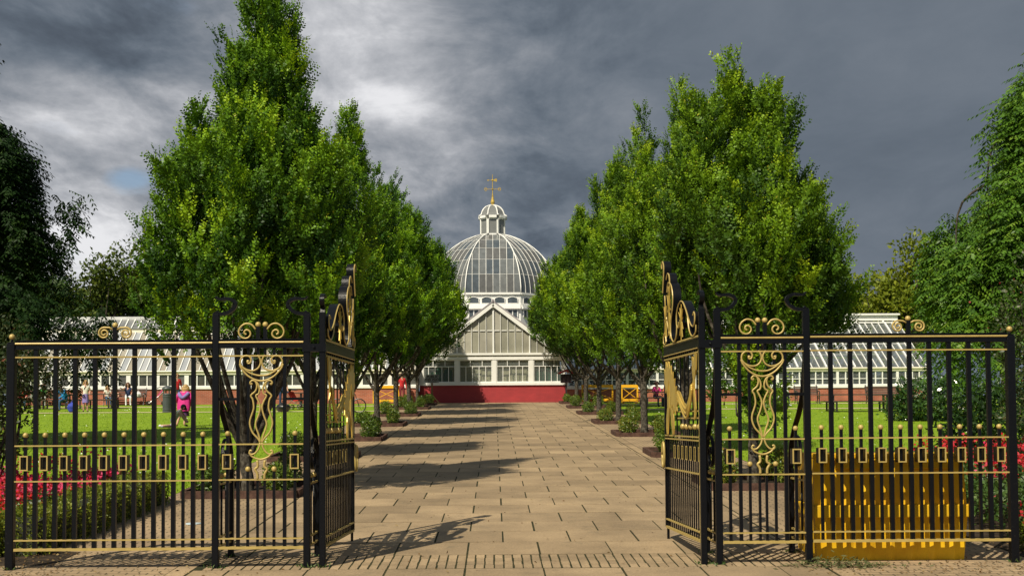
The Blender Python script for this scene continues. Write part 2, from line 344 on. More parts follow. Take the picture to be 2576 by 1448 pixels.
def setp(o, label=None, cat=None, group=None, kind=None):
    if label: o['label'] = label
    if cat: o['category'] = cat
    if group: o['group'] = group
    if kind: o['kind'] = kind
    return o
def thing(name, label, cat, loc, group=None):
    o = bpy.data.objects.new(name, None); o.empty_display_size = .2; o.location = loc; COL.objects.link(o); LOC[o] = Vector(loc)
    return setp(o, label, cat, group)
def part(name, mb, mats, parent=None, smooth=False, tint=None, fixn=False):
    off = LOC.get(parent, Vector()) if parent is not None else Vector()
    me = bpy.data.meshes.new(name); me.from_pydata([(x-off.x, y-off.y, z-off.z) for x,y,z in mb.v], [], mb.f)
    for m in (mats if isinstance(mats, (list,tuple)) else [mats]): me.materials.append(m)
    if any(mb.m): me.polygons.foreach_set('material_index', mb.m)
    if tint is not None:
        a = me.attributes.new('tint', 'FLOAT', 'FACE'); a.data.foreach_set('value', tint)
    if fixn:
        bm = bmesh.new(); bm.from_mesh(me); bmesh.ops.recalc_face_normals(bm, faces=bm.faces); bm.to_mesh(me); bm.free()
    if smooth: me.polygons.foreach_set('use_smooth', [True]*len(me.polygons))
    me.update()
    return link(bpy.data.objects.new(name, me), parent)
def bevel(o, w, seg=1):
    m = o.modifiers.new('edge', 'BEVEL'); m.width = w; m.segments = seg; m.limit_method = 'ANGLE'; return o
def struct(name, mb, mat, tint=None): return setp(part(name, mb, mat, None, tint=tint), kind='structure')
def dup(root, loc, label=None, group=None, rz=None, scale=None):
    r = root.copy(); COL.objects.link(r); r.location = loc
    if rz is not None: r.rotation_euler.z = rz
    if scale is not None: r.scale = scale
    if label: r['label'] = label
    if group: r['group'] = group
    for ch in list(root.children):
        c = ch.copy(); COL.objects.link(c); c.parent = r
        for g in list(ch.children):
            d = g.copy(); COL.objects.link(d); d.parent = c
    return r
# ---- leaves (numpy)
def nrm(a): return a/np.maximum(np.linalg.norm(a, axis=-1, keepdims=True), 1e-9)
def leaf_obj(name, C, Dv, Nv, Ln, Wd, tint, mat, parent=None, fold=.18, extra=None):
    C = np.asarray(C, float).reshape(-1,3); n = len(C)
    Dv = nrm(np.asarray(Dv).reshape(-1,3)); Nv = np.asarray(Nv).reshape(-1,3)
    Sv = nrm(np.cross(Dv, Nv)); Nv = np.cross(Sv, Dv)
    Ln = np.broadcast_to(Ln, (n,)).reshape(-1,1); Wd = np.broadcast_to(Wd, (n,)).reshape(-1,1)
    off = LOC.get(parent, Vector()) if parent is not None else Vector()
    V = np.stack([C, C+Dv*Ln*.45+Sv*Wd*.5+Nv*Wd*fold, C+Dv*Ln, C+Dv*Ln*.45-Sv*Wd*.5+Nv*Wd*fold], 1).reshape(-1,3) - np.array(off)
    me = bpy.data.meshes.new(name); me.vertices.add(4*n); me.vertices.foreach_set('co', V.ravel())
    me.loops.add(4*n); me.loops.foreach_set('vertex_index', np.arange(4*n, dtype=np.int32))
    me.polygons.add(n); me.polygons.foreach_set('loop_start', np.arange(0,4*n,4,dtype=np.int32))
    a = me.attributes.new('tint','FLOAT','FACE'); a.data.foreach_set('value', np.clip(np.broadcast_to(tint,(n,)),0,1).astype(np.float32).ravel())
    me.materials.append(mat); me.update(calc_edges=True)
    return link(bpy.data.objects.new(name, me), parent)
def shoots(B, d, l, k, out, Lf, Wf, droop=0.0, tipred=.02, base=None):
    """leafy twigs: base B, direction d, length l, k leaves each"""
    S_ = len(B); i = (np.arange(k)+.6)/k
    pos = B[:,None,:]+d[:,None,:]*(l[:,None]*i)[...,None]
    n0 = nrm(out+rng.normal(0,.35,(S_,3))+np.array([0,-.25,.55])); n0 = nrm(n0-d*np.sum(n0*d,1,keepdims=True))
    side = np.cross(d, n0)
    sg = np.where(np.arange(k)%2==0, 1, -1)[None,:,None]
    Dv = d[:,None,:]*.62+side[:,None,:]*sg*.85+rng.normal(0,.22,(S_,k,3))+np.array([0,0,-droop])
    Nv = n0[:,None,:]+rng.normal(0,.35,(S_,k,3))
    sz = (1.0-.45*i[None,:]**2)*rng.uniform(.75,1.2,(S_,k))
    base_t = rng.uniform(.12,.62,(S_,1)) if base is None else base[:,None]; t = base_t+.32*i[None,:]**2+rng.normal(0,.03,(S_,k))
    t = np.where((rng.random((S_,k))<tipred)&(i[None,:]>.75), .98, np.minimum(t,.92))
    return pos.reshape(-1,3), Dv.reshape(-1,3), Nv.reshape(-1,3), (Lf*sz).ravel(), (Wf*sz).ravel(), t.ravel()
PROF = [(0,.10),(.12,.42),(.27,.78),(.42,1),(.56,.88),(.68,.58),(.8,.34),(.92,.16),(1,.03)]
def prof(t, pr=PROF): return np.interp(t, [a for a,_ in pr], [b for _,b in pr])
def gaps(p, sd, f=1.0):
    x,y,z = p[:,0]*f,p[:,1]*f,p[:,2]*f
    return np.sin(2.9*x+sd)*np.sin(3.3*y+1.7*sd)+np.sin(2.1*z+x*1.1+sd*2.3)*.7+np.sin(5.1*x+4.3*z+sd)*.35
def columnar_tree(name, label, x, y, h, Rr, z0, mat, nsh, k, Lf, flames=None, nfl=9, group=None, sd=1, lean=(0,0), limbs=True, pr=PROF, fork_z=None):
    """upright hornbeam: several flame shaped plumes round one leader"""
    rs = np.random.default_rng(sd*17+3); rd = random.Random(sd); Tq = []
    base = Vector((x, y, gz(y)+.01)); root = thing(name, label, 'tree', base, group)
    fl = []
    if flames: fl = flames
    else:
        fl.append((lean[0], lean[1], z0+.2, h, Rr*.50))
        for i in range(nfl):
            a = 2*math.pi*(i+rd.uniform(-.3,.3))/nfl; q = Rr*rd.uniform(.42,.66)
            fl.append((q*math.cos(a), q*math.sin(a), z0+rd.uniform(.2,.7)+q*.35, z0+(h-z0)*rd.uniform(.44,.72), Rr*rd.uniform(.34,.46)))
    wts = np.array([f[4]*(f[3]-f[2]) for f in fl]); wts = wts/wts.sum()
    Bs, ds, ls, os_ = [], [], [], []
    q_ = (Lf/.08)**.5; per = 24
    for f, w in zip(fl, wts):
        n = int(nsh*w*1.75/per)+2
        t = rs.random(n*3); keep = rs.random(n*3) < (prof(t,pr)+.12+.28*(t>.62)); t = t[keep][:n]; n = len(t)
        th = rs.random(n)*2*math.pi; rho = np.clip(1.03-np.abs(rs.normal(0,.26,n)),.05,1.03)
        rad = prof(t,pr)*f[4]*rho*(1+.18*np.sin(3*th+f[0]*7)+.12*np.sin(7*t*6+th*2))
        p = np.stack([f[0]+rad*np.cos(th), f[1]+rad*np.sin(th), f[2]+t*(f[3]-f[2])-.18*q_],1)
        ok = (gaps(p, sd*1.3, 1.15) > -.55)|(t > .72); p = p[ok]; th = th[ok]; t = t[ok]; n = len(p)
        o = np.stack([np.cos(th), np.sin(th), np.zeros(n)],1)
        ax = nrm(o*(.42*(1-t))[:,None]+np.array([0,0,1.0])+rs.normal(0,.14,(n,3)))
        Lp = rs.uniform(.65,1.25,n)*q_*(.75+.5*prof(t,pr))
        # a plume is an upright bundle of leafy shoots
        s_ = rs.random((n,per))**.85; ph = rs.random((n,per))*2*math.pi
        u1 = nrm(np.cross(ax, np.array([0,1.,.1]))); u2 = np.cross(ax, u1)
        rr = u1[:,None,:]*np.cos(ph)[...,None]+u2[:,None,:]*np.sin(ph)[...,None]
        pos = p[:,None,:]+ax[:,None,:]*(Lp[:,None]*s_*.85)[...,None]+rr*((.185*q_)*(1-.65*s_)*rs.uniform(.4,1.1,(n,per)))[...,None]
        d = nrm(ax[:,None,:]+rr*.62*(1-.4*s_)[...,None]+rs.normal(0,.15,(n,per,3)))
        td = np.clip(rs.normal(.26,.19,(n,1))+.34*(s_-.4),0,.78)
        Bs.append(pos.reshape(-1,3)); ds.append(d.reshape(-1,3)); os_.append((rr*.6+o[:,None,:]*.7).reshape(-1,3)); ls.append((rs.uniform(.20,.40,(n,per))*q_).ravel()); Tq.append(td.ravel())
    B = np.concatenate(Bs)+np.array(base); d = np.concatenate(ds); o = np.concatenate(os_); l = np.concatenate(ls)
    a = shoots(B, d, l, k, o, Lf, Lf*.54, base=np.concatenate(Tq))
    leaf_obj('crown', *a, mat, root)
    mb = MB(); fork = fork_z or rd.uniform(1.35,1.75)
    r0 = .035+.0075*h
    mb.tube(catmull([(x,y,base.z-.05),(x+.01,y,base.z+.25),(x+rd.uniform(-.04,.04),y,base.z+fork),(x+lean[0]*.2,y,base.z+z0+1.0)],4), [r0*1.4]+[r0*1.12]*3+[r0]*5+[r0*.75]*4, 9)
    part('trunk', mb, bark, root, True)
    if limbs:
        for f in fl:
            lm = MB(); top = Vector((x+f[0]+rd.uniform(-.06,.06), y+f[1], base.z+f[2]+(f[3]-f[2])*.66))
            zf = base.z+fork*rd.uniform(.75,1.15)
            midp = Vector((x+f[0]*.62, y+f[1]*.62, zf+(f[2]+base.z-zf)*.75+.25))
            pts = catmull([(x,y,zf),midp,(x+f[0]*.96,y+f[1]*.96,base.z+f[2]+(f[3]-f[2])*.35),top],5)
            lm.tube(pts, [r0*.55*(1-.9*i/(len(pts)-1)) for i in range(len(pts))], 6)
            part('limb', lm, bark, root, True)
    return root
def blob_leaves(n, c, rad, sd, Lf, Wf, lump=.18, shell=.30, up=.3, zmin=-1.0):
    rs = np.random.default_rng(sd)
    v = nrm(rs.normal(0,1,(n,3))); v = v[v[:,2] > zmin]; n = len(v)
    lumps = 1+lump*np.sin(5*v[:,0]+sd)*np.sin(4*v[:,1]+2*sd)+lump*.7*np.sin(7*v[:,2]+3*v[:,0]+sd)+lump*.5*np.sin(11*v[:,1]+9*v[:,0])
    q = np.clip(1-np.abs(rs.normal(0,shell,n)),.1,1.1)*lumps
    p = np.array(c)+v*q[:,None]*np.array(rad)
    Dv = v*.5+rs.normal(0,.6,(n,3))+np.array([0,0,up]); Nv = v+rs.normal(0,.5,(n,3))+np.array([0,0,.5])
    s = rs.uniform(.7,1.25,n)
    return p, Dv, Nv, Lf*s, Wf*s, rs.beta(2,2.6,n)
def cat6(lst): return tuple(np.concatenate([np.broadcast_to(a[i],(len(a[0]),)) if np.ndim(a[i])<=1 else a[i] for a in lst]) for i in range(6))
def spiral(cx, cz, r0, r1, a0, turns, n=26):
    return [(cx+(r0+(r1-r0)*i/n)*math.cos(a0+turns*2*math.pi*i/n), cz+(r0+(r1-r0)*i/n)*math.sin(a0+turns*2*math.pi*i/n)) for i in range(n+1)]
# ------------------------------------------------------------------ ground
def sheet(mb, x0, y0, x1, y1, dz):
    ys = [y0]+[y for y in (70.6,) if y0 < y < y1]+[y1]
    for a, b in zip(ys, ys[1:]): mb.quad((x0,a,gz(a)+dz),(x1,a,gz(a)+dz),(x1,b,gz(b)+dz),(x0,b,gz(b)+dz))
    return mb
struct('ground', sheet(MB(), -500, -60, 500, 900, -.03), TWO('rough_grass', (.03,.05,.012), (.07,.09,.02), .6))
LW, RW = -5.35, 5.5
struct('lawn', sheet(sheet(MB(), -60, 19.9, LW, 71, -.006), RW, 20.2, 60, 71, -.006), grassm)
fc = MB()
sheet(fc, -14, 2, -4.75, 13.35, 0); sheet(fc, -4.75, 2, -3.37, 14.3, 0); sheet(fc, -5.15, 14.3, -3.37, 19.95, 0)
sheet(fc, 3.66, 2, 5.75, 14.6, 0); sheet(fc, 5.75, 2, 14, 13.3, 0); sheet(fc, 3.66, 14.6, 5.7, 20.25, 0)
sheet(fc, LW+.03, 19.95, -3.37, 70.3, 0); sheet(fc, 3.66, 20.25, RW-.03, 70.3, 0)
struct('forecourt', fc, paverm)
struct('soil_bed', sheet(sheet(sheet(MB(), -14, 13.36, -4.76, 14.3, .002), -14, 14.3, -5.17, 19.85, .002), 5.76, 13.32, 14, 20.15, .002), soil)
pb = sheet(MB(), -3.36, 2, 3.65, 69.85, -.001); struct('path_bed', pb, moss)
sl = MB(); tint = []
def slab(mb, x0, y0, x1, y1, top, tv):
    a, b = gz(y0)+top, gz(y1)+top; bot = -.02
    mb.add([(x0,y0,a+bot-.02),(x1,y0,a+bot-.02),(x1,y1,b+bot-.02),(x0,y1,b+bot-.02),(x0,y0,a),(x1,y0,a),(x1,y1,b),(x0,y1,b)],
        [(4,5,6,7),(0,1,5,4),(1,2,6,5),(2,3,7,6),(3,0,4,7)]); tint.extend([tv]*5)
row = 0.97; XL, XR = -3.13, 3.42
ys = [13.86+row*i for i in range(58)]+[12.93-row*(i+1) for i in range(9)]
for y in ys:
    k = round((y-13.86)/row); off = -.3125+(0.4075 if k % 2 else 0)
    y1 = min(y+row-.026, 69.83)
    if y > 69.6: continue
    x = off-.815*6
    while x < XR:
        a, b = max(x+.011, XL), min(x+.815-.011, XR)
        if b-a > .05:
            j = random.uniform(-.003,.003)
            slab(sl, a+j, y+random.uniform(0,.003), b+j, y1, .004+random.uniform(-.0025,.0025), random.random())
        x += .815
struct('path', sl, slabm, tint)
sl = MB(); tint = []
y = 12.94; r_ = 0
while y < 13.84:                         # soldier course of small blocks under the gate
    y1 = min(y+.222, 13.85)
    for i in range(-30, 34):
        x = i*.1015; w = random.uniform(.079,.087)
        slab(sl, x+random.uniform(-.004,.004), y+.003, x+w, y1-.004, .003+random.uniform(-.003,.002), random.random())
    y += .226
struct('threshold_course', sl, blockm, tint)
sl = MB(); tint = []
for x0, x1 in ((-3.355,-3.16),(3.45,3.645)):
    y = 4.0
    while y < 69.6:
        slab(sl, x0, y, x1, min(y+.40,69.8), .004+random.uniform(-.002,.002), random.random()); y += .408
struct('path_edging', sl, blockm, tint)
g1 = G(400,1036.5).y; g2 = G(400,1023.5).y
gp = MB()
for yy, w in ((g1,.75),(g2,1.0)):
    sheet(gp, -45, yy-w/2, LW, yy+w/2, .006); sheet(gp, RW, yy-w/2, 45, yy+w/2, .006)
struct('gravel_path', gp, gravelm)
# turf blades and daisies
def blades(n, x0, x1, y0, y1):
    Y = 1/rng.uniform(1/y1, 1/y0, n); X = rng.uniform(x0, x1, n)
    for yy in (g1, g2): Y = np.where(np.abs(Y-yy) < .55, yy-.8-rng.random(n), Y)
    C = np.stack([X, Y, S*(Y-D)-.008], 1)
    Dv = rng.normal(0,.45,(n,3)); Dv[:,2] = 1; Nv = rng.normal(0,1,(n,3)); Nv[:,1] -= 1
    return C, Dv, Nv, rng.uniform(.03,.07,n), rng.uniform(.012,.022,n), rng.beta(2,2.4,n)
setp(leaf_obj('grass', *cat6([blades(42000,-26,LW,20,67), blades(42000,RW,28,20.3,67)]), grassblade), kind='stuff')
n = 1700; Y = 1/rng.uniform(1/64, 1/21, n); X = np.where(rng.random(n) < .5, rng.uniform(-26,LW-.2,n), rng.uniform(RW+.2,26,n))
q = np.abs(np.sin(X*.5)+np.sin(Y*.35+X*.2)) > .5; X, Y = X[q], Y[q]; n = len(X)
dv = rng.normal(0,1,(n,3)); dv[:,2] = 0
dz_ = leaf_obj('daisies', np.stack([X,Y,S*(Y-D)+.05],1), dv, np.tile([0,-.5,1.0],(n,1)), .05, .06, .5, daisym); setp(dz_, kind='stuff')

# ------------------------------------------------------------------ railings
def z0(y): return 1.54+(1055-y)/237
RAILS = (897.5, 1118.5, 1207, 1353, 1376)
def wx(u): return P(u, 1100, D).x
def post_mesh(x, zt, w=.07):
    m = MB(); m.box(x-w/2, D-w/2, gz(D)-.1, x+w/2, D+w/2, zt); m.box(x-w/2+.006, D-w/2+.006, zt, x+w/2-.006, D+w/2-.006, zt+.012); return m
def iron_post(u, ytop, dz, label, curl=0, stay=False, ball=False, w=.07, group=None):
    x = wx(u); zt = z0(ytop)+dz; g = gz(D)
    t = thing('iron_post', label, 'fence post', (x, D, g), group)
    bevel(part('shaft', post_mesh(x, zt, w), iron, t), .006)
    if curl:
        k = .001369; pts = [(0,-8),(18,165-155),(78,5-0),(128,-25),(148,-60),(133,-90),(88,-107),(38,-103),(8,-110),(-2,-125)]
        cp = [(x+curl*(a*k), D, zt-(b-8)*k*1.0) for a, b in pts]
        cp = catmull(cp, 4); n_ = len(cp)
        m = MB()
        for i in range(n_-1):
            th = .036*min(1, .35+1.6*(1-i/n_))
            m.band([cp[i], cp[i+1]+(cp[i+1]-cp[i])*.05], (0,.055,0), th)
        part('scroll_top', m, iron, t)
    if ball:
        m = MB(); m.tube([(x,D,zt),(x,D,zt+.05)], .014, 8); m.mi = 1; m.ball((x,D,zt+.068), .032, 14)
        part('ball_finial', m, [iron, gold], t, True)
    if stay:
        yb = D+.76; m = MB(); m.box(x-.03, yb-.03, gz(yb)-.05, x+.03, yb+.03, .98)
        part('stay_leg', m, iron, t)
        m = MB(); pts = catmull([(x,yb,.95),(x,yb-.01,1.12),(x,yb-.06,1.26),(x,yb-.22,1.44),(x,yb-.42,1.60),(x,yb-.58,1.80),(x,yb-.66,2.02),(x,D+.05,2.16)],5)
        m.band(pts, (.055,0,0), .02)
        m.band([(x,yb-.30+a,1.15+b) for a,b in spiral(0,0,.21,.04,.9,1.35)], (.035,0,0), .014)
        m.band([(x,D+.10+a,1.98+b) for a,b in spiral(0,0,.085,.02,-1.2,-1.3)], (.03,0,0), .012)
        part('stay_scroll', m, iron, t)
        for z in (.86,.30,.20): part('stay_rail', MB().box(x-.012, D+.03, z, x+.012, yb-.03, z+.02), gold, t)
        for yy in (D+.27, D+.50):
            m = MB(); m.tube([(x,yy,.20),(x,yy,.93)], .013, 6); m.mi = 1; m.ball((x,yy,.955), .029, 12)
            part('stay_bar', m, [iron, gold], t, True)
    return t
def collar(x, zc, w=.088, h=.158, th=.013, yf=D-.055, dep=.115):
    m = MB()
    for gold_, a, b in ((0, yf+.014, yf+dep), (1, yf, yf+.0139)):
        m.mi = gold_
        m.box(x-w/2, a, zc-h/2, x-w/2+th, b, zc+h/2); m.box(x+w/2-th, a, zc-h/2, x+w/2, b, zc+h/2)
        m.box(x-w/2+th, a, zc+h/2-th, x+w/2-th, b, zc+h/2); m.box(x-w/2+th, a, zc-h/2, x+w/2-th, b, zc-h/2+th)
    return m
def top_rail(x0, x1, dz):
    m = MB(); z = z0(877)+dz; zt = z0(857)+dz
    m.box(x0, D-.025, z+.004, x1, D+.025, zt); m.box(x0, D-.033, zt, x1, D+.033, zt+.008); m.box(x0, D-.031, z-.004, x1, D+.031, z+.004)
    m.mi = 1; m.tube([(x0,D-.028,z0(863.5)+dz),(x1,D-.028,z0(863.5)+dz)], .0105, 8)
    return m
def flat_rail(x0, x1, zc, hh=.015, mat=gold):
    m = MB(); m.box(x0, D-.030, zc-hh/2, x1, D+.030, zc+hh/2); return m
def ball_bar(x, ztop, zbot, w=.030):
    m = MB(); m.box(x-w/2, D-w/2, zbot, x+w/2, D+w/2, ztop-.02); m.mi = 1; m.ball((x,D,ztop), .029, 14); return m
def gold_scrolls(x, zb, s=1.0):
    res = []
    for sg in (1,-1):
        pts = [(x+sg*(.018),D-.01,zb+.112*s),(x+sg*.06,D-.01,zb+.134*s),(x+sg*.115,D-.01,zb+.142*s)]
        cx, cz = x+sg*.115, zb+.074*s
        pts = pts[:2]+[(x+sg*(cx*0+.115+a),D-.01,cz+b) for a,b in spiral(0,0,.062*s,.012,math.pi/2,-1.75,30)]
        m = MB(); m.tube(pts, [.0102]*(len(pts)-3)+[.012,.013,.011], 7); res.append(m)
    return res
def outer_panel(ul, ur, dz, label):
    xl, xr = wx(ul), wx(ur)
    t = thing('iron_railing', label, 'railing', ((xl+xr)/2, D, gz(D)), None)
    x0, x1 = xl+.04, xr-.036
    part('top_rail', top_rail(x0, x1, dz), [iron, gold], t)
    for i, y in enumerate(RAILS): part('rail', flat_rail(x0, x1, z0(y)+dz, .028 if i == 4 else .0145), gold, t)
    n = 10; p = (x1-x0)/n; zb = z0(1374)+dz
    for i in range(n):
        x = x0+p*(i+.52)
        part('short_bar', ball_bar(x, z0(1092)+dz, zb), [iron, gold], t, False)
        part('collar', collar(x, z0(1161.5)+dz), [iron, gold], t)
    for i in range(n-1):
        x = x0+p*(i+1.03); m = MB(); m.box(x-.0215, D-.0215, zb, x+.0215, D+.0215, z0(876)+dz); part('tall_bar', m, iron, t)
    xc = x0+p*5.03 if dz < .04 else x0+p*5.0
    zt = z0(857)+dz+.008
    m = MB(); m.box(xc-.0215, D-.0215, zt, xc+.0215, D+.0215, zt+.135); m.mi = 1; m.ball((xc,D,zt+.158), .030, 14); part('crest_finial', m, [iron, gold], t)
    for m in gold_scrolls(xc, zt-.002): part('crest_scroll', m, gold, t, True)
    return t
def wing_panel(ul, ur, dz, label):
    xl, xr = wx(ul), wx(ur); xm = (xl+xr)/2; sx = (xr-xl)/.9666
    t = thing('ornamental_panel', label, 'railing', (xm, D, gz(D)))
    def q(cx, cy, yo=0.0): return Vector((xm+(cx-415)*.001369*sx, D+yo, 2.878-.001369*cy+dz))
    x0, x1 = xl+.036, xr-.036
    part('top_rail', top_rail(x0, x1, dz), [iron, gold], t)
    for i, y in enumerate(RAILS): part('rail', flat_rail(x0, x1, z0(y)+dz, .028 if i == 4 else .0145), gold, t)
    zb = z0(1374)+dz
    for cx in (235, 595):
        x = q(cx,0).x; m = MB(); m.box(x-.018, D-.018, zb, x+.018, D+.018, z0(876)+dz); part('tall_bar', m, iron, t)
    for cx in (313, 513):
        x = q(cx,0).x; m = MB(); m.box(x-.014, D-.014, z0(1117)+dz, x+.014, D+.014, z0(876)+dz); part('tall_bar', m, iron, t)
    for cx in (388, 442):
        x = q(cx,0).x; m = MB(); m.box(x-.013, D-.013, z0(897)+dz, x+.013, D+.013, z0(876)+dz); part('stub_bar', m, iron, t)
    zc = q(0,825).z
    for a, b in ((x0, q(235,0).x-.018), (q(595,0).x+.018, x1)):
        m = MB(); m.box(a, D-.015, zc-.014, b, D+.015, zc+.014); part('cross_bar', m, iron, t)
    for cx in (153, 675):
        x = q(cx,0).x
        part('short_bar', ball_bar(x, z0(1092)+dz, zb), [iron, gold], t); part('collar', collar(x, z0(1161.5)+dz, .094), [iron, gold], t)
    for cx in (310, 513):
        x = q(cx,0).x; part('short_bar', ball_bar(x, q(0,1365).z, zb, .028), [iron, gold], t)
    for cx in (386, 440):
        x = q(cx,0).x; m = MB(); m.box(x-.013, D-.013, zb, x+.013, D+.013, z0(1207)+dz); part('low_bar', m, iron, t)
    zt = z0(857)+dz+.008
    for cx in (387, 443):
        x = q(cx,0).x; m = MB(); m.box(x-.019, D-.019, zt, x+.019, D+.019, zt+.13); m.mi = 1; m.ball((x,D,zt+.153), .030, 14); part('crest_finial', m, [iron, gold], t)
    LINES = dict(
        crest_scroll=[(.0100,[(370,288),(340,252),(295,243),(255,268),(240,305),(252,340),(282,357),(312,352),(331,328),(324,302),(301,291),(284,303),(285,320),(299,326)])],
        volute=[(.0100,[(322,536),(308,530),(312,550),(330,545),(337,520),(320,496),(285,493),(258,515),(252,550),(270,580),(310,602),(355,606),(393,585),(410,545),(403,510),(386,488)])],
        vase_scroll=[(.0100,[(345,703),(338,714),(329,700),(345,683),(370,690),(382,725),(370,765),(335,798),(350,830),(358,890),(345,940),(330,985),(329,1030),(350,1085),(390,1130),(408,1160)]),
              (.0100,[(366,686),(390,710),(402,750),(395,785),(374,800),(395,845),(408,890),(395,950),(374,1005),(376,1045),(396,1100),(410,1160)])],
        foot_scroll=[(.0100,[(408,1163),(396,1208),(368,1243),(340,1251),(325,1238),(332,1220),(343,1226)]),(.014,[(385,1298),(389,1345),(368,1366),(386,1400),(388,1440)])])
    yo = -.022
    for nm, ls in LINES.items():
        for r, pts in ls:
            for sg in (1,-1):
                m = MB(); m.tube([q(415+(a-415)*sg, b, yo) for a,b in [(p_.x,p_.y) for p_ in catmull([(a,b,0) for a,b in pts],4)]], r, 7); part(nm, m, gold, t, True)
    for pts, r in (([(248,555),(262,590),(310,645),(365,676),(415,686),(465,676),(520,645),(570,590),(584,555)],.0105),([(253,560),(305,612),(365,638),(417,645),(470,638),(530,605),(583,560)],.0095),([(322,1238),(348,1270),(411,1290),(472,1270),(500,1237)],.0105)):
        m = MB(); m.tube([q(a.x, a.y, yo) for a in catmull([(a,b,0) for a,b in pts],5)], r, 7); part('crescent', m, gold, t, True)
    return t
DZL, DZR = P(285,863.5,D).z-z0(863.5), P(2295,846,D).z-z0(863.5)
DWL, DWR = P(657,860.5,D).z-z0(863.5), P(1917,849.5,D).z-z0(863.5)
outer_panel(29, 543, DZL, 'long black railing with gold balls and collars before the pink and red flowers')
outer_panel(2031, 2546, DZR, 'long black railing with gold balls and collars in front of the yellow bin')
wing_panel(543.3, 772.4, DWL, 'narrow ornate black and gold lyre panel between the flower bed railing and the gate')
wing_panel(1806.6, 2031, DWR, 'narrow ornate black and gold lyre panel between the gate and the yellow bin railing')
PG = 'black iron posts carrying the railings and gates'
iron_post(28, 862, DZL, 'railing end post topped by a gold ball, beside the cotoneaster bush', ball=True, w=.085, group=PG)
iron_post(2545, 862, DZR, 'railing end post topped by a gold ball, beside the berry bush', ball=True, w=.085, group=PG)
iron_post(543.3, 791, DWL, 'post with hooked scroll top between the flower bed railing and its ornate panel', 1, True, group=PG)
iron_post(772.4, 791, DWL, 'gate pier post with hooked scroll top beside the gate leaf nearest the flower bed railing', -1, True, group=PG)
iron_post(1806.6, 791, DWR, 'gate pier post with hooked scroll top beside the gate leaf nearest the yellow bin', 1, True, group=PG)
iron_post(2031, 791, DWR, 'post with hooked scroll top beside the yellow bin, ivy cuttings at its foot', -1, True, group=PG)

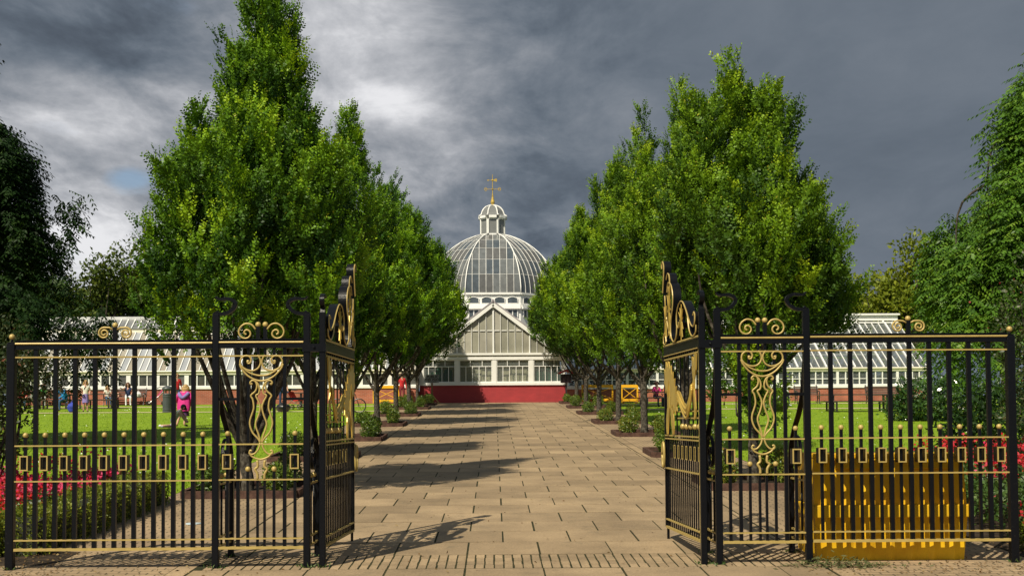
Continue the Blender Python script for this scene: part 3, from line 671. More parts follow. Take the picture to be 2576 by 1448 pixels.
# ------------------------------------------------------------------ gate leaves
def gate_leaf(u_heel, tip, side, label):
    hx = wx(u_heel); hp = Vector((hx, D, 0)); d = (Vector((tip[0], tip[1], 0))-hp); Lg = d.length; d.normalize()
    nv = Vector((d.y, -d.x, 0)) if side < 0 else Vector((-d.y, d.x, 0))          # towards the path
    dz = DWL if side < 0 else DWR
    def q(s, z, n=0.0): return hp+d*s+nv*n+Vector((0,0,z+dz))
    t = thing('gate_leaf', label, 'gate', (hx, D, gz(D)), 'open gate leaves')
    def bar(s0, z_0, s1, z_1, dep, m, n=0.0):
        vs = [q(s, z, n+k) for k in (-dep/2, dep/2) for s, z in ((s0,z_0),(s1,z_0),(s1,z_1),(s0,z_1))]
        return m.add(vs, [(0,1,2,3),(7,6,5,4),(0,4,5,1),(1,5,6,2),(2,6,7,3),(3,7,4,0)])
    zt = z0(789)
    m = MB(); m.cbox((hx,D,(zt+dz)/2), .066, .066, zt+dz); bevel(part('heel_post', m, iron, t), .006)
    m = MB(); pts = catmull([q(.0,zt-.01),q(.02,zt+.05),q(-.03,zt+.09),q(-.04,zt+.15),q(.03,zt+.19),q(.11,zt+.17)],5)
    m.band(pts, nv*.05, .026); part('scroll_top', m, iron, t)
    m = MB(); sgn = -1 if side < 0 else 1
    m.box(min(hx,hx+sgn*.17)-.04, D-.045, z0(888)+dz, max(hx,hx+sgn*.17)+.04, D+.045, z0(868)+dz); m.ball((hx+sgn*.085,D-.047,z0(878)+dz), .016, 8)
    part('hinge_strap', m, iron, t)
    L = Lg
    m = MB(); bar(L-.035, .19, L, 3.33, .05, m); part('meeting_stile', m, iron, t)
    m = MB(); m.tube([q(L-.05,.24),q(L-.05,.09-dz+.0)], .016, 6); part('drop_bolt', m, iron, t)
    m = MB(); bar(.035, .19, .065, 2.36, .045, m); bar(.03,2.265,L-.036,2.345,.05,m); bar(.03,2.345,L-.036,2.36,.07,m); m.mi = 1; m.tube([q(.03,2.372,.02),q(L-.03,2.372,.02)], .016, 8); m.tube([q(.03,2.25,.028),q(L-.03,2.25,.028)], .007, 6)
    m.mi = 1; bar(.066,.19,.070,2.26,.012,m,.02); part('frame', m, [iron, gold], t)
    for z, s1, h in ((2.207,L-.036,.016),(1.575,1.17,.015),(1.50,1.17,.015),(1.294,L-.036,.015),(1.257,L-.036,.015),(.90,L-.036,.015),(.283,L-.036,.015),(.190,L-.036,.026)):
        m = MB(); bar(.066, z-h/2, s1, z+h/2, .055, m); part('rail', m, gold, t)
    nb = 17; p = (L-.12)/nb
    for i in range(nb):
        s = .10+p*(i+.5)-.02; m = MB(); short = i % 2 == 0
        top = 1.395 if (short and s < 1.17) else (1.26 if short else 2.205)
        bar(s-.011, .2, s+.011, top, .014, m)

        
        if short and s < 1.17: m.mi = 1; m.ball(q(s, 1.405), .034, 12)
        part('bar', m, [iron, gold], t)
        if short and s < 1.6:
            m = MB()
            for mi, n0, n1 in ((0,-.012,.010),(1,.0101,.0135)):
                m.mi = mi; c = (n0+n1)/2; dd = n1-n0
                bar(s-.044,1.03,s-.032,1.188,dd,m,c); bar(s+.032,1.03,s+.044,1.188,dd,m,c); bar(s-.0319,1.03,s+.0319,1.042,dd,m,c); bar(s-.0319,1.176,s+.0319,1.188,dd,m,c)
            part('collar', m, [iron, gold], t)
    for i in range(16):
        s = .13+i*(L-.22)/15; m = MB(); bar(s-.010, 2.215, s+.010, 2.262, .02, m); part('stub_bar', m, iron, t)
    # lock case near the meeting stile
    m = MB(); pts = [q(L-.09+.075*math.cos(a)*.8, 1.06+.15*math.sin(a), .06) for a in (2*math.pi*k/20 for k in range(21))]
    m.tube(pts, .016, 6); part('handle_ring', m, gold, t, True)
    # crest of wide scroll bands with gold front edges
    def crest(name, pts, w=.10, th=.012, edge=True):
        c = catmull([(a,b,0) for a,b in pts], 6); m = MB(); m.band([q(a.x,a.y) for a in c], nv*w, th)
        if edge: m.mi = 1; m.tube([q(a.x,a.y,w/2+.002) for a in c], .009, 5)
        part(name, m, [iron, gold], t)
    crest('crest_scroll', [(.18,2.61),(.13,2.64),(.085,2.60),(.10,2.52),(.20,2.49),(.36,2.56),(.54,2.71),(.72,2.81),(.90,2.80),(1.02,2.70),(1.03,2.58),(.95,2.53),(.90,2.59)])
    crest('crest_scroll', [(.10,2.50),(.13,2.42),(.28,2.39),(.42,2.45),(.50,2.58),(.53,2.70)], .07)
    crest('crest_scroll', [(1.02,2.60),(1.06,2.45),(1.20,2.385),(1.36,2.46),(1.37,2.62),(1.27,2.78),(1.24,2.93),(1.33,3.06),(1.50,3.10),(1.57,3.00)])
    crest('crest_scroll', [(1.25,2.39),(1.45,2.46),(1.62,2.60),(1.74,2.80),(1.78,2.98)], .07)
    crest('crest_scroll', [(1.50,2.98),(1.43,3.08),(1.46,3.19),(1.56,3.22),(1.63,3.16)], .09)
    crest('crest_scroll', [(1.86,3.02),(1.80,3.20),(1.78,3.33),(1.84,3.40),(1.91,3.38),(1.90,3.32)], .09)
    crest('crest_scroll', [(1.70,2.42),(1.75,2.52),(1.85,2.50),(1.86,2.41),(1.79,2.39)], .08)
    def plate(name, pts, n=.04, th=.010, mat=goldleaf):
        m = MB(); m.prism([q(a,b,n) for a,b in pts], nv*th); part(name, m, mat, t, fixn=True)
    def spray(c, spikes, r=.035):
        pts = []
        for i, (an, ln) in enumerate(spikes):
            a2 = spikes[(i+1) % len(spikes)][0]; a2 = a2 if a2 > an else a2+360
            pts.append((c[0]+ln*math.cos(R(an)), c[1]+ln*math.sin(R(an))))
            mid = R((an+a2)/2); pts.append((c[0]+r*math.cos(mid), c[1]+r*math.sin(mid)))
        return pts
    plate('gold_spray', spray((.82,2.60), [(10,.10),(40,.17),(70,.16),(95,.19),(125,.16),(160,.10),(225,.14),(250,.20),(272,.22),(295,.18),(325,.12)]))
    plate('gold_spray', spray((1.50,2.78), [(60,.22),(85,.34),(105,.30),(130,.16),(180,.12),(240,.22),(262,.34),(280,.30),(300,.16),(0,.10)][::1][:9]+[(355,.10)], .05))
    plate('gold_spray', spray((1.72,2.66), [(20,.08),(70,.20),(90,.26),(110,.2),(160,.08),(250,.2),(270,.26),(290,.2)], .035))
    # gold trophy: leaf, twin ribbons, swag
    for a, b in ((1.36,1.47),(1.55,1.67)):
        plate('ribbon', [(a,2.05),(b,2.07),(b,1.62),(b-.01,1.60),(a+.01,1.60),(a,1.62)], .03, .014)
    plate('ribbon_tail', [(1.36,1.62),(1.47,1.62),(1.46,1.50),(1.41,1.38),(1.38,1.31),(1.33,1.31),(1.30,1.38),(1.31,1.50)], .032, .014)
    plate('ribbon_tail', [(1.55,1.62),(1.67,1.62),(1.73,1.50),(1.74,1.38),(1.71,1.31),(1.66,1.31),(1.64,1.38),(1.60,1.50)], .032, .014)
    plate('acanthus_leaf', [(1.60,2.16),(1.54,2.10),(1.47,2.17),(1.42,2.08),(1.34,2.12),(1.33,2.01),(1.24,2.04),(1.25,1.94),(1.14,1.96),(1.17,1.86),(1.05,1.87),(1.09,1.78),(.98,1.78),(1.04,1.71),(.95,1.69),(1.05,1.64),(1.03,1.58),(1.12,1.62),(1.13,1.54),(1.20,1.62),(1.24,1.55),(1.28,1.66),(1.34,1.62),(1.36,1.74),(1.42,1.78),(1.42,1.90),(1.5,1.95),(1.58,2.05)], .05, .012)
    plate('acanthus_leaf', [(1.56,2.18),(1.62,2.10),(1.68,2.18),(1.71,2.06),(1.78,2.09),(1.75,1.98),(1.79,1.93),(1.72,1.88),(1.72,1.80),(1.65,1.84),(1.60,1.76),(1.56,1.88),(1.52,2.00)], .045, .012)
    for k, dip in enumerate((0.0,.05,.10)):
        m = MB(); m.tube([q(a.x,a.y,.06) for a in catmull([(.24,1.86-.02*k,0),(.34,1.70-dip*.6,0),(.52,1.60-dip,0),(.74,1.66-dip*.8,0),(1.0,1.80-dip*.4,0)],6)], .014, 6); part('swag', m, goldleaf, t, True)
    plate('drape', [(.24,1.88),(.34,1.86),(.40,1.74),(.54,1.64),(.70,1.68),(.90,1.80),(1.02,1.82),(.92,1.70),(.74,1.60),(.54,1.56),(.36,1.62),(.27,1.74)], .045, .012)
    plate('ribbon', [(.09,2.19),(.18,2.20),(.22,2.10),(.26,2.16),(.31,2.17),(.30,2.04),(.26,1.92),(.29,1.86),(.25,1.80),(.20,1.80),(.18,1.92),(.12,2.02)], .03, .014)
    plate('ribbon_tail', [(.20,1.82),(.26,1.80),(.22,1.68),(.20,1.56),(.22,1.48),(.16,1.50),(.12,1.60),(.15,1.70)], .035, .012)
    return t
gate_leaf(811.5, (-1.725, 15.03), -1, 'open black and gold gate leaf standing beside the shaded edge of the path')
gate_leaf(1768, (2.10, 15.03), 1, 'open black and gold gate leaf standing beside the sunlit edge of the path')
# ------------------------------------------------------------------ conservatory
Y0 = 69.9
def bx(u): return P(u, 950, Y0).x
def bz(v): return P(1240, v, Y0).z
XC = bx(1241.5); gB = gz(Y0)
cons = thing('conservatory', 'white domed glass conservatory with red painted brick base closing the end of the path', 'conservatory', (XC, Y0, gB))
XA, XB = bx(1055.5), bx(1423)
zb, zs, zw1, zw0, zf = bz(968.5), bz(961.5), bz(904.5), bz(911.5), bz(887.5)
m = MB(); m.box(XA, Y0, gB-.3, XB, Y0+.3, zb); m.box(XA, Y0+.3, gB-.3, XA+.3, Y0+6.2, zb); m.box(XB-.3, Y0+.3, gB-.3, XB, Y0+6.2, zb)
part('brick_plinth', m, redbrick, cons)
m = MB(); m.box(XA-.07, Y0-.09, zb+.002, XB+.07, Y0+.31, zs); part('sill', m, white, cons)
us = [1055.5, 1150.3, 1243.7, 1336.7, 1423]
for u in us:
    m = MB(); x = bx(u); w = .11 if u not in (1055.5, 1423) else .12
    x = min(max(x, XA+.12), XB-.12); m.box(x-w, Y0-.04, zs, x+w, Y0+.12, zw1); part('post', m, white, cons)
m = MB(); m.box(XA-.05, Y0-.06, zw1, XB+.05, Y0+.2, zw1+.17); m.box(XA-.1, Y0-.13, zf-.12, XB+.1, Y0+.2, zf); m.box(XA-.06, Y0-.06, zf-.17, XB+.06, Y0+.2, zf-.12)
part('cornice', m, white, cons)
m = MB(); m.box(XA, Y0+.02, zw1+.17, XB, Y0+.1, zf-.17); fr = part('frieze', m, gableglass, cons)
m = MB()
for i in range(33):
    x = XA+.2+(XB-XA-.4)*i/32
    if i % 4 == 0: m.box(x-.04, Y0-.02, zw1+.17, x+.04, Y0+.02, zf-.17)
part('divider', m, cream, fr)
for a, b in zip(us, us[1:]):
    x0, x1 = max(bx(a), XA+.02)+.115, min(bx(b), XB-.02)-.115
    m = MB(); m.box(x0, Y0-.015, zs, x0+.05, Y0+.06, zw1); m.box(x1-.05, Y0-.015, zs, x1, Y0+.06, zw1); m.box(x0+.05, Y0-.015, zs, x1-.05, Y0+.06, zs+.06); m.box(x0+.05, Y0-.015, zw1-.05, x1-.05, Y0+.06, zw1)
    zt = bz(921)
    m.box(x0+.05, Y0-.005, zt-.02, x1-.05, Y0+.05, zt+.02)
    for k in range(1,5): x = x0+(x1-x0)*k/5; m.box(x-.018, Y0-.003, zs+.06, x+.018, Y0+.05, zt-.02)
    for k in range(1,3): x = x0+(x1-x0)*(k-.07)/2.78; m.box(x-.018, Y0-.003, zt+.02, x+.018, Y0+.05, zw1-.05)
    w = part('window', m, white, cons)
    m = MB(); m.box(x0+.02, Y0+.055, zs+.02, x1-.02, Y0+.062, zw1-.02); part('pane', m, winpane, w)
m = MB(); yy = Y0+.42; m.box(XA+.3, yy, gB, XB-.3, yy+.05, zw1+.1); m.box(XA+.3, Y0+.3, zb-.1, XB-.3, yy, zb-.06)
m.box(XA+.9, yy-.05, zb, XA+1.1, yy, zw1); m.box(XC-1.3, yy-.06, zb, XC-.7, yy, zw1-.2); m.box(XC+.9, yy-.06, zb, XC+1.9, yy, zw1-.25)
part('back_wall', m, interior, cons)
m = MB(); m.box(XC-.75, Y0+.2, zb, XC-.15, Y0+.36, zb+.32); m.box(XC-.1, Y0+.2, zb, XC+.5, Y0+.36, zb+.22); part('counter', m, cream, cons)
for sg in (-1, 1):                                  # green shaped screens inside the outer windows
    for k in range(3):
        x = XC+sg*3.05+(k-1)*.53+(-.06 if sg<0 else .1); m = MB(); t_ = bz(932) if (k == 0) else bz(929); w = .245
        pts = [(x-w,zb),(x+w,zb),(x+w,t_),(x+w*.55,t_+.02),(x+w*.25,t_+(.17 if k else .03)),(x-w*.1,t_+(.14 if k else .04)),(x-w*.5,t_+.02),(x-w,t_-.02)]
        m.prism([(a,Y0+.22,b) for a,b in pts], (0,.03,0)); part('screen', m, greenpaint, cons)
# gable
apx = bz(761.5); ez = bz(897)-.02; slope = (apx-ez)/(XB-XC)
zh = bz(831)
def ztop(x): return apx-.16-abs(x-XC)*slope
m = MB(); wid = (bx(1250)-bx(1250-18.3)); n = int((XB-XC)/wid)+1; xs = sorted([XC+i*wid for i in range(-n,n+1)])
for a, b in zip(xs, xs[1:]):
    a, b = max(a, XA+.1), min(b, XB-.1)
    if b-a < .05: continue
    for lo, hi in ((zf, zh), (zh, 99)):
        za, zb_ = min(hi, ztop(a)), min(hi, ztop(b))
        if max(za, zb_) <= lo+.02: continue
        za, zb_ = max(za, lo+.005), max(zb_, lo+.005)
        m.add([(a+.01,Y0+.06,lo),(b-.01,Y0+.06,lo),(b-.01,Y0+.06,zb_),(a+.01,Y0+.06,za)], [(0,1,2,3)])
gg = part('gable_glazing', m, gableglass, cons)
m = MB()
for i in range(-n, n+1):
    x = XC+i*wid; w = .048 if i == 0 else (.033 if i % 5 == 0 else .013)
    if abs(x-XC) > XB-XC-.12: continue
    t_ = ztop(x)
    if t_ > zf+.05: m.box(x-w, Y0-.02 if i % 5 == 0 else Y0, zf, x+w, Y0+.055, t_)
half = (apx-.16-zh)/slope
for k in range(-9, 9):
    a, b = XC+k*wid+.06, XC+(k+1)*wid-.06
    if max(abs(a-XC),abs(b-XC)) < half: m.box(a, Y0+.004, zh-.025, b, Y0+.054, zh+.025)
part('mullion_frame', m, white, gg)
m = MB()
for sg in (-1, 1):
    a = Vector((XC, Y0-.06, apx-.08)); b = Vector((XC+sg*(XB-XC+.12), Y0-.06, ez-.08-.12*slope)); m.beam(a, b, .16, .24)
part('bargeboard', m, white, cons)
for sg in (-1, 1):
    m = MB(); x1 = XC+sg*(XB-XC+.16); z1 = ez-.16*slope+.05
    m.prism([(XC,Y0-.16,apx+.05),(x1,Y0-.16,z1),(x1,Y0-.16,z1+.07),(XC,Y0-.16,apx+.13)], (0,6.3,0)); part('roof_slope', m, leadroof, cons, fixn=True)
m = MB(); m.tube([(XC,Y0-.18,apx+.14),(XC,Y0+6,apx+.14)], .07, 6); part('roof_ridge', m, leadroof, cons)
# octagonal drum, dome and lantern
AP, YC = 4.12, Y0+5.9+4.12
def zd(v): return P(1240, v, YC-AP).z
zbase = zd(739.7); T8 = math.tan(math.pi/8)
def oct_pt(k, r, w, z):          # facet k, apothem r, lateral offset w
    a = -math.pi/2+k*math.pi/4; nx, ny = math.cos(a), math.sin(a)
    return Vector((XC+nx*r-ny*w, YC+ny*r+nx*w, z))
def octbox(m, k, r0, r1, w0, w1, z0_, z1_):
    vs = [oct_pt(k,r,w,z) for z in (z0_,z1_) for r,w in ((r0,w0),(r1,w0),(r1,w1),(r0,w1))]
    return m.add(vs, [(0,1,2,3),(7,6,5,4),(0,4,5,1),(1,5,6,2),(2,6,7,3),(3,7,4,0)])
def octring(m, r0, r1, z0_, z1_):
    for k in range(8): octbox(m, k, r0, r1, -r0*T8, r0*T8, z0_, z1_); m.add([oct_pt(k,r0,r0*T8,z0_),oct_pt(k,r1,r1*T8,z0_),oct_pt(k,r1,r1*T8,z1_),oct_pt(k,r0,r0*T8,z1_),oct_pt(k+1,r1,-r1*T8,z0_),oct_pt(k+1,r1,-r1*T8,z1_)], [(0,1,4),(3,5,2),(1,2,5,4)])
    return m
m = MB(); octring(m, AP-.02, AP+.10, zbase-.02, zbase+.10); octring(m, AP-.02, AP+.20, zd(777), zd(773)); octring(m, AP-.02, AP+.14, zd(773), zd(768)); octring(m, AP-.02, AP+.06, zd(768), zd(764.2))
part('drum_cornice', m, white, cons)
m = MB()
for k in range(8): octbox(m, k, AP-.12, AP-.02, -AP*T8, AP*T8, gB, zbase)
part('drum_wall', m, white, cons)
for k in (6,7,0,1,2):
    for j in range(4):                              # segmental windows
        w0, w1 = -AP*T8+.11+j*(2*AP*T8-.22)/4+.09, -AP*T8+.11+(j+1)*(2*AP*T8-.22)/4-.09; zl, zu = zd(763.2), zd(750.5)
        pts = [oct_pt(k,AP,w0,zl),oct_pt(k,AP,w1,zl)]+[oct_pt(k,AP,w1+(w0-w1)*i/8,zu+.10*math.sin(math.pi*i/8)) for i in range(9)]
        m = MB(); m.prism(pts, oct_pt(k,AP+.02,0,0)-oct_pt(k,AP,0,0)); w = part('arched_window', m, domeglass, cons, fixn=True)
        m = MB(); m.tube([p+(oct_pt(k,AP+.03,0,0)-oct_pt(k,AP,0,0)) for p in pts+[pts[0]]], .025, 5); part('window_frame', m, white, w)
        m = MB(); octbox(m, k, AP-.01, AP+.02, w0, w1, zd(797), zd(779.5)); w = part('window', m, domeglass, cons, fixn=True)
        m = MB()
        for a in (w0, (w0+w1)/2, w1): octbox(m, k, AP+.0205, AP+.06, a-.03, a+.03, zd(797), zd(779.5))
        octbox(m, k, AP+.0205, AP+.07, w0-.1, w1+.1, zd(779.4), zd(777.2)); part('window_frame', m, white, w)
HD = P(1240, 597.5, YC).z-zbase; PE = 1.16; tmax = math.acos((.80/AP)**(1/PE))
cs_ = lambda t: math.cos(t)**PE; HD = HD/math.sin(tmax)
rows = [tmax*q_ for q_ in (0,.21,.40,.58,.76,1.0)]
def dome(k, t, w, dr=0.0): return oct_pt(k, (AP+dr)*cs_(t), max(-1,min(1,w/(max(AP*cs_(t)*T8,1e-6))))*(AP+dr)*cs_(t)*T8, zbase+.1+(HD+dr)*math.sin(t))
offs = [AP*T8*i/4 for i in range(-4,5)]
for k in range(8):
    m = MB(); sub = 3
    for r0, r1 in zip(rows, rows[1:]):
        for a, b in zip(offs, offs[1:]):
            h0 = AP*cs_(r0)*T8
            if min(abs(a),abs(b)) >= h0-.01: continue
            vs = []; fs = []
            for i in range(sub+1):
                t = r0+(r1-r0)*i/sub*.992; hh = AP*cs_(t)*T8; vs += [dome(k,t,max(-hh,min(hh,a+.012))), dome(k,t,max(-hh,min(hh,b-.012)))]
            for i in range(sub): fs.append((2*i,2*i+1,2*i+3,2*i+2))
            m.add(vs, fs)
    fct = part('dome_facet', m, domeglass, cons, True)
    m = MB()
    for w in offs[1:-1]:
        te = math.acos(min(1,abs(w)/(AP*T8))**(1/PE)) if abs(w) > 1e-6 else tmax; te = min(te, tmax)
        m.tube([dome(k,te*i/14,w,.03) for i in range(15)], .017, 5)
    for t in rows[1:-1]:
        hh = AP*cs_(t)*T8; m.tube([dome(k,t,-hh,.005),dome(k,t,hh,.005)], .012, 4)
    part('glazing_bar_frame', m, white, fct)
    m = MB(); m.tube([dome(k,tmax*i/16,AP*cs_(tmax*i/16)*T8,.035) for i in range(17)], .038, 6); part('dome_rib', m, white, cons, True)
YL = YC
def zl_(v): return P(1240, v, YL-.8).z
zl0, zl1, zl2, zl3 = zl_(594), zl_(547), zl_(541), zl_(511)
m = MB(); octring(m, .05, .76, zl0-.25, zl0-.12); part('lantern_base', m, darkmetal, cons)
m = MB(); octring(m, .60, .86, zl0-.12, zl0+.02); octring(m, .60, .81, zl0+.02, zl0+.20); part('lantern_sill', m, white, cons); m = MB(); octring(m, .60, .83, zl1-.08, zl1); octring(m, .60, .93, zl1, zl2); part('lantern_eave', m, white, cons)
for k in range(8): m = MB(); octbox(m, k, .755, .82, .755*T8-.06, .81*T8, zl0+.2, zl1-.08); octbox(m, k+1, .755, .82, -.81*T8, -.755*T8+.06, zl0+.2, zl1-.08); part('lantern_post', m, white, cons)
for k in range(8):
    m = MB(); octbox(m, k, .70, .765, -.70*T8, .70*T8, zl0+.2, zl1-.08); part('lantern_pane', m, M('lantern_glass', (.17,.175,.17), .2, 0, .1, 2), cons) if k == 0 else part('lantern_pane', m, bpy.data.materials['lantern_glass'], cons)
cp = [(.90,0),(.76,.10),(.71,.25),(.67,.42),(.58,.62),(.44,.80),(.25,.92),(.06,.98)]
hc = (zl3-zl2)/.98
m = MB()
for k in range(8):
    for (r0,h0),(r1,h1) in zip(cp,cp[1:]): m.quad(oct_pt(k,r0,-r0*T8,zl2+h0*hc),oct_pt(k,r0,r0*T8,zl2+h0*hc),oct_pt(k,r1,r1*T8,zl2+h1*hc),oct_pt(k,r1,-r1*T8,zl2+h1*hc))
cu = part('cupola', m, bpy.data.materials['lantern_glass'], cons)
m = MB()
for k in range(8): m.tube([oct_pt(k,r+.01,(r+.01)*T8,zl2+h*hc+.01) for r,h in cp], .042, 5)
part('cupola_rib', m, white, cu)
def zv(v): return P(1240, v, YC).z
m = MB(); z1 = zl3-.05
m.lathe((XC,YC,z1), [(.10,0),(.13,.06),(.09,.12),(.13,.20),(.14,.26),(.10,.40),(.05,.62),(.075,.66),(.04,.70),(.025,.9),(.02,zv(439)-z1)], 10)
for v, hw, ds in ((476,.50,(0,1)),(453.5,.26,(0,))):
    for d_ in ds:
        e = Vector((math.cos(d_*math.pi/2),math.sin(d_*math.pi/2),0))*hw; c = Vector((XC,YC,zv(v))); m.tube([c-e,c+e], .018, 5)
        for sg in (-1,1):
            if hw > .4: m.tube([c+e*sg*.9+Vector((e.x*.14*math.cos(a)*1.2, e.y*.14*math.cos(a), .10*math.sin(a))) for a in (2*math.pi*i/10 for i in range(11))], .022, 5)
    m.ball((XC,YC,zv(v)), .07, 8)
c = Vector((XC,YC-.02,zv(453.5))); m.prism([c+Vector((.05,0,-.03)),c+Vector((.26,0,-.11)),c+Vector((.30,0,0)),c+Vector((.26,0,.12)),c+Vector((.05,0,.03))], (0,.03,0))
c = c-Vector((.26,0,0)); m.prism([c+Vector((0,0,-.06)),c+Vector((0,0,.06)),c+Vector((-.12,0,0))], (0,.03,0))
part('weathervane', m, goldleaf, cons, fixn=True)

# ------------------------------------------------------------------ greenhouse wings
def wing(uref, x0, x1, Yw, V, bay, npan, roofpan, dY, clear, name_label):
    def z(v, dy=0): return P(uref, v, Yw+dy).z
    g = gz(Yw)-.1; zbr, zsl, zwt, zev = z(V['brick']), z(V['sill']), z(V['wtop']), z(V['eave']); zr = z(V['break'], dY)
    t = thing('greenhouse', name_label, 'greenhouse', ((x0+x1)/2, Yw, gz(Yw)))
    m = MB(); m.box(x0, Yw, g, x1, Yw+.25, zbr); part('brick_plinth', m, orbrick, t)
    m = MB(); m.box(x0, Yw+dY*2.6, g, x1, Yw+dY*2.6+.2, zbr); part('rear_wall', m, orbrick, t)
    m = MB(); m.box(x0-.05, Yw-.07, zbr+.002, x1+.05, Yw+.26, zsl); part('sill', m, white, t)
    m = MB(); m.box(x0-.05, Yw-.07, zwt, x1+.05, Yw+.16, zev); m.tube([(x0-.1,Yw-.10,zev+.01),(x1+.1,Yw-.10,zev+.01)], .055, 6); part('gutter', m, cream, t)
    nb = max(1, round((x1-x0)/bay)); bw = (x1-x0)/nb
    for i in range(nb):
        a, b = x0+i*bw, x0+(i+1)*bw; m = MB(); fw = .12 if not clear else .07
        m.box(a, Yw-.03, zsl, a+fw, Yw+.1, zwt); m.box(b-fw, Yw-.03, zsl, b, Yw+.1, zwt)
        m.box(a+fw, Yw-.02, zsl, b-fw, Yw+.08, zsl+.05); m.box(a+fw, Yw-.02, zwt-.05, b-fw, Yw+.08, zwt)
        for k in range(1, npan): x = a+fw+(b-a-2*fw)*k/npan; m.box(x-.03, Yw-.015, zsl+.05, x+.03, Yw+.07, zwt-.05)
        if clear: zz = zsl+(zwt-zsl)*.45; m.box(a+fw, Yw-.01, zz-.02, b-fw, Yw+.02, zz+.02)
        w = part('window', m, white, t)
        m = MB(); q_ = (b-a-2*fw)/npan
        for k in range(npan): m.box(a+fw+q_*k+.005, Yw+.04, zsl+.01, a+fw+q_*(k+1)-.005, Yw+.045, zwt-.01)
        part('pane', m, winpane if clear else darkpane, w)
    def slope(name, y0, za, y1, zb_, pan, mat, w=.022, rows=(), thick=None):
        npn = round((x1-x0)/pan); pw = (x1-x0)/npn; m = MB()
        cuts = [0]+list(rows)+[1]
        for i in range(npn):
            for c0, c1 in zip(cuts, cuts[1:]):
                m.quad((x0+i*pw+.01,y0+(y1-y0)*c0,za+(zb_-za)*c0),(x0+(i+1)*pw-.01,y0+(y1-y0)*c0,za+(zb_-za)*c0),(x0+(i+1)*pw-.01,y0+(y1-y0)*c1*.999,za+(zb_-za)*c1*.999),(x0+i*pw+.01,y0+(y1-y0)*c1*.999,za+(zb_-za)*c1*.999))
        s_ = part(name, m, mat, t); m = MB()
        for i in range(npn+1):
            x = x0+i*pw; ww = w*2.2 if (thick and i % thick == 0) else w
            m.beam((x,y0,za+.03),(x,y1,zb_+.03), ww*2, .06 if not (thick and i % thick == 0) else .12)
        for c in rows: m.beam((x0,y0+(y1-y0)*c,za+(zb_-za)*c+.02),(x1,y0+(y1-y0)*c,za+(zb_-za)*c+.02), .05, .03)
        part('rafter_frame', m, white, s_)
    pm = roofglass if clear else roofpane
    slope('roof_slope', Yw, zev+.03, Yw+dY, zr, roofpan, pm, .024 if not clear else .019, () if not clear else (.52,), None if not clear else 4)
    zu0, zu1 = z(V['up0'], dY+.05), z(V['ridge'], dY+1.0)
    if not clear:
        m = MB(); m.box(x0, Yw+dY, zr-.02, x1, Yw+dY+.06, zu0); part('clerestory', m, cream, t)
        slope('upper_slope', Yw+dY-.06, zu0, Yw+dY+.85, zu1-.08, roofpan*1.1, darkpane if False else M('grey_pane', (.16,.165,.165), .25, 0, .25, 2.5), .028)
        m = MB(); m.box(x0-.05, Yw+dY+.80, zu1-.1, x1+.05, Yw+dY+1.25, zu1+.10); part('ridge_board', m, M('grey_white', (.55,.55,.55), .5, 0, .2, 1.5), t)
        m = MB(); m.quad((x0,Yw+dY+1.2,zu1),(x1,Yw+dY+1.2,zu1),(x1,Yw+2.6*dY,zev),(x0,Yw+2.6*dY,zev)); part('rear_slope', m, roofpane, t)
        for x in (x0, x1):
            m = MB(); m.prism([(x,Yw+.05,zsl),(x,Yw+2.6*dY,zsl),(x,Yw+2.6*dY,zev),(x,Yw+dY+1.2,zu1),(x,Yw+dY+.8,zu1-.1),(x,Yw+dY,zr),(x,Yw+.05,zev)], (.04 if x == x0 else -.04,0,0)); part('end_wall', m, roofpane, t, fixn=True)
    else:
        m = MB(); m.box(x0, Yw+dY-.05, zr+.03, x1, Yw+dY+.05, zr+.11)
        m.box(x0, Yw+dY+.05, zu0, x1, Yw+dY+.15, zu0+.32); m.box(x0-.1, Yw+dY-.1, zu1-.1, x1+.1, Yw+dY+.7, zu1+.0)
        for i in range(int((x1-x0)/1.63)+1): m.beam((x0+i*1.63,Yw+dY,zr),(x0+i*1.63,Yw+dY+.35,zu1-.1), .10, .12)
        part('ridge_board', m, white, t)
        y2 = Yw+2*dY+.6
        m = MB(); npn = round((x1-x0)/roofpan)
        for i in range(npn+1):
            x = x0+(x1-x0)*i/npn
            if i % 2 == 0: m.beam((x,Yw+dY+.6,zu1-.1),(x,y2,zev), .04 if i % 4 else .09, .08)
        for c in (.3,.65): m.beam((x0,Yw+dY+.6+(y2-Yw-dY-.6)*c,zu1+(zev-zu1)*c),(x1,Yw+dY+.6+(y2-Yw-dY-.6)*c,zu1+(zev-zu1)*c), .06, .05)
        m.box(x0, y2, zev-.1, x1, y2+.1, zev)
        for i in range(npn//2+1): x = x0+(x1-x0)*i/(npn//2); m.box(x-.04, y2, g+1.2, x+.04, y2+.08, zev-.1)
        part('rear_frame', m, white, t)
        m = MB(); m.beam((x0+3,Yw+dY*.55,z(899,dY*.55)),(x1-3.2,Yw+dY*.55,z(899,dY*.55)), .02, .42, (0,1,.2)); part('shade_cloth', m, M('lime_cloth', (.28,.50,.03), .8, 0, .25, 2), t)
        m = MB(); m.beam((x0+5,Yw+dY*.8,z(868,dY*.8)),(x0+12,Yw+dY*.8,z(868,dY*.8)), .02, .8, (0,1,.2)); part('shade_cloth', m, M('teal_cloth', (.02,.16,.19), .8, 0, .3, 2), t)
    return t, (zsl, zev, zr)
YW = 69.5
XLw = P(120,950,YW).x
wing(350, XLw-2, XA-.03, YW, dict(brick=979,sill=972.5,wtop=942,eave=935,up0=827,ridge=801,**{'break':836}), 1.60, 3, .372, 3.3, False, 'long low greenhouse with whitewashed roof and orange brick base on the dark weeping tree side')
XR1 = P(2333,950,YW).x
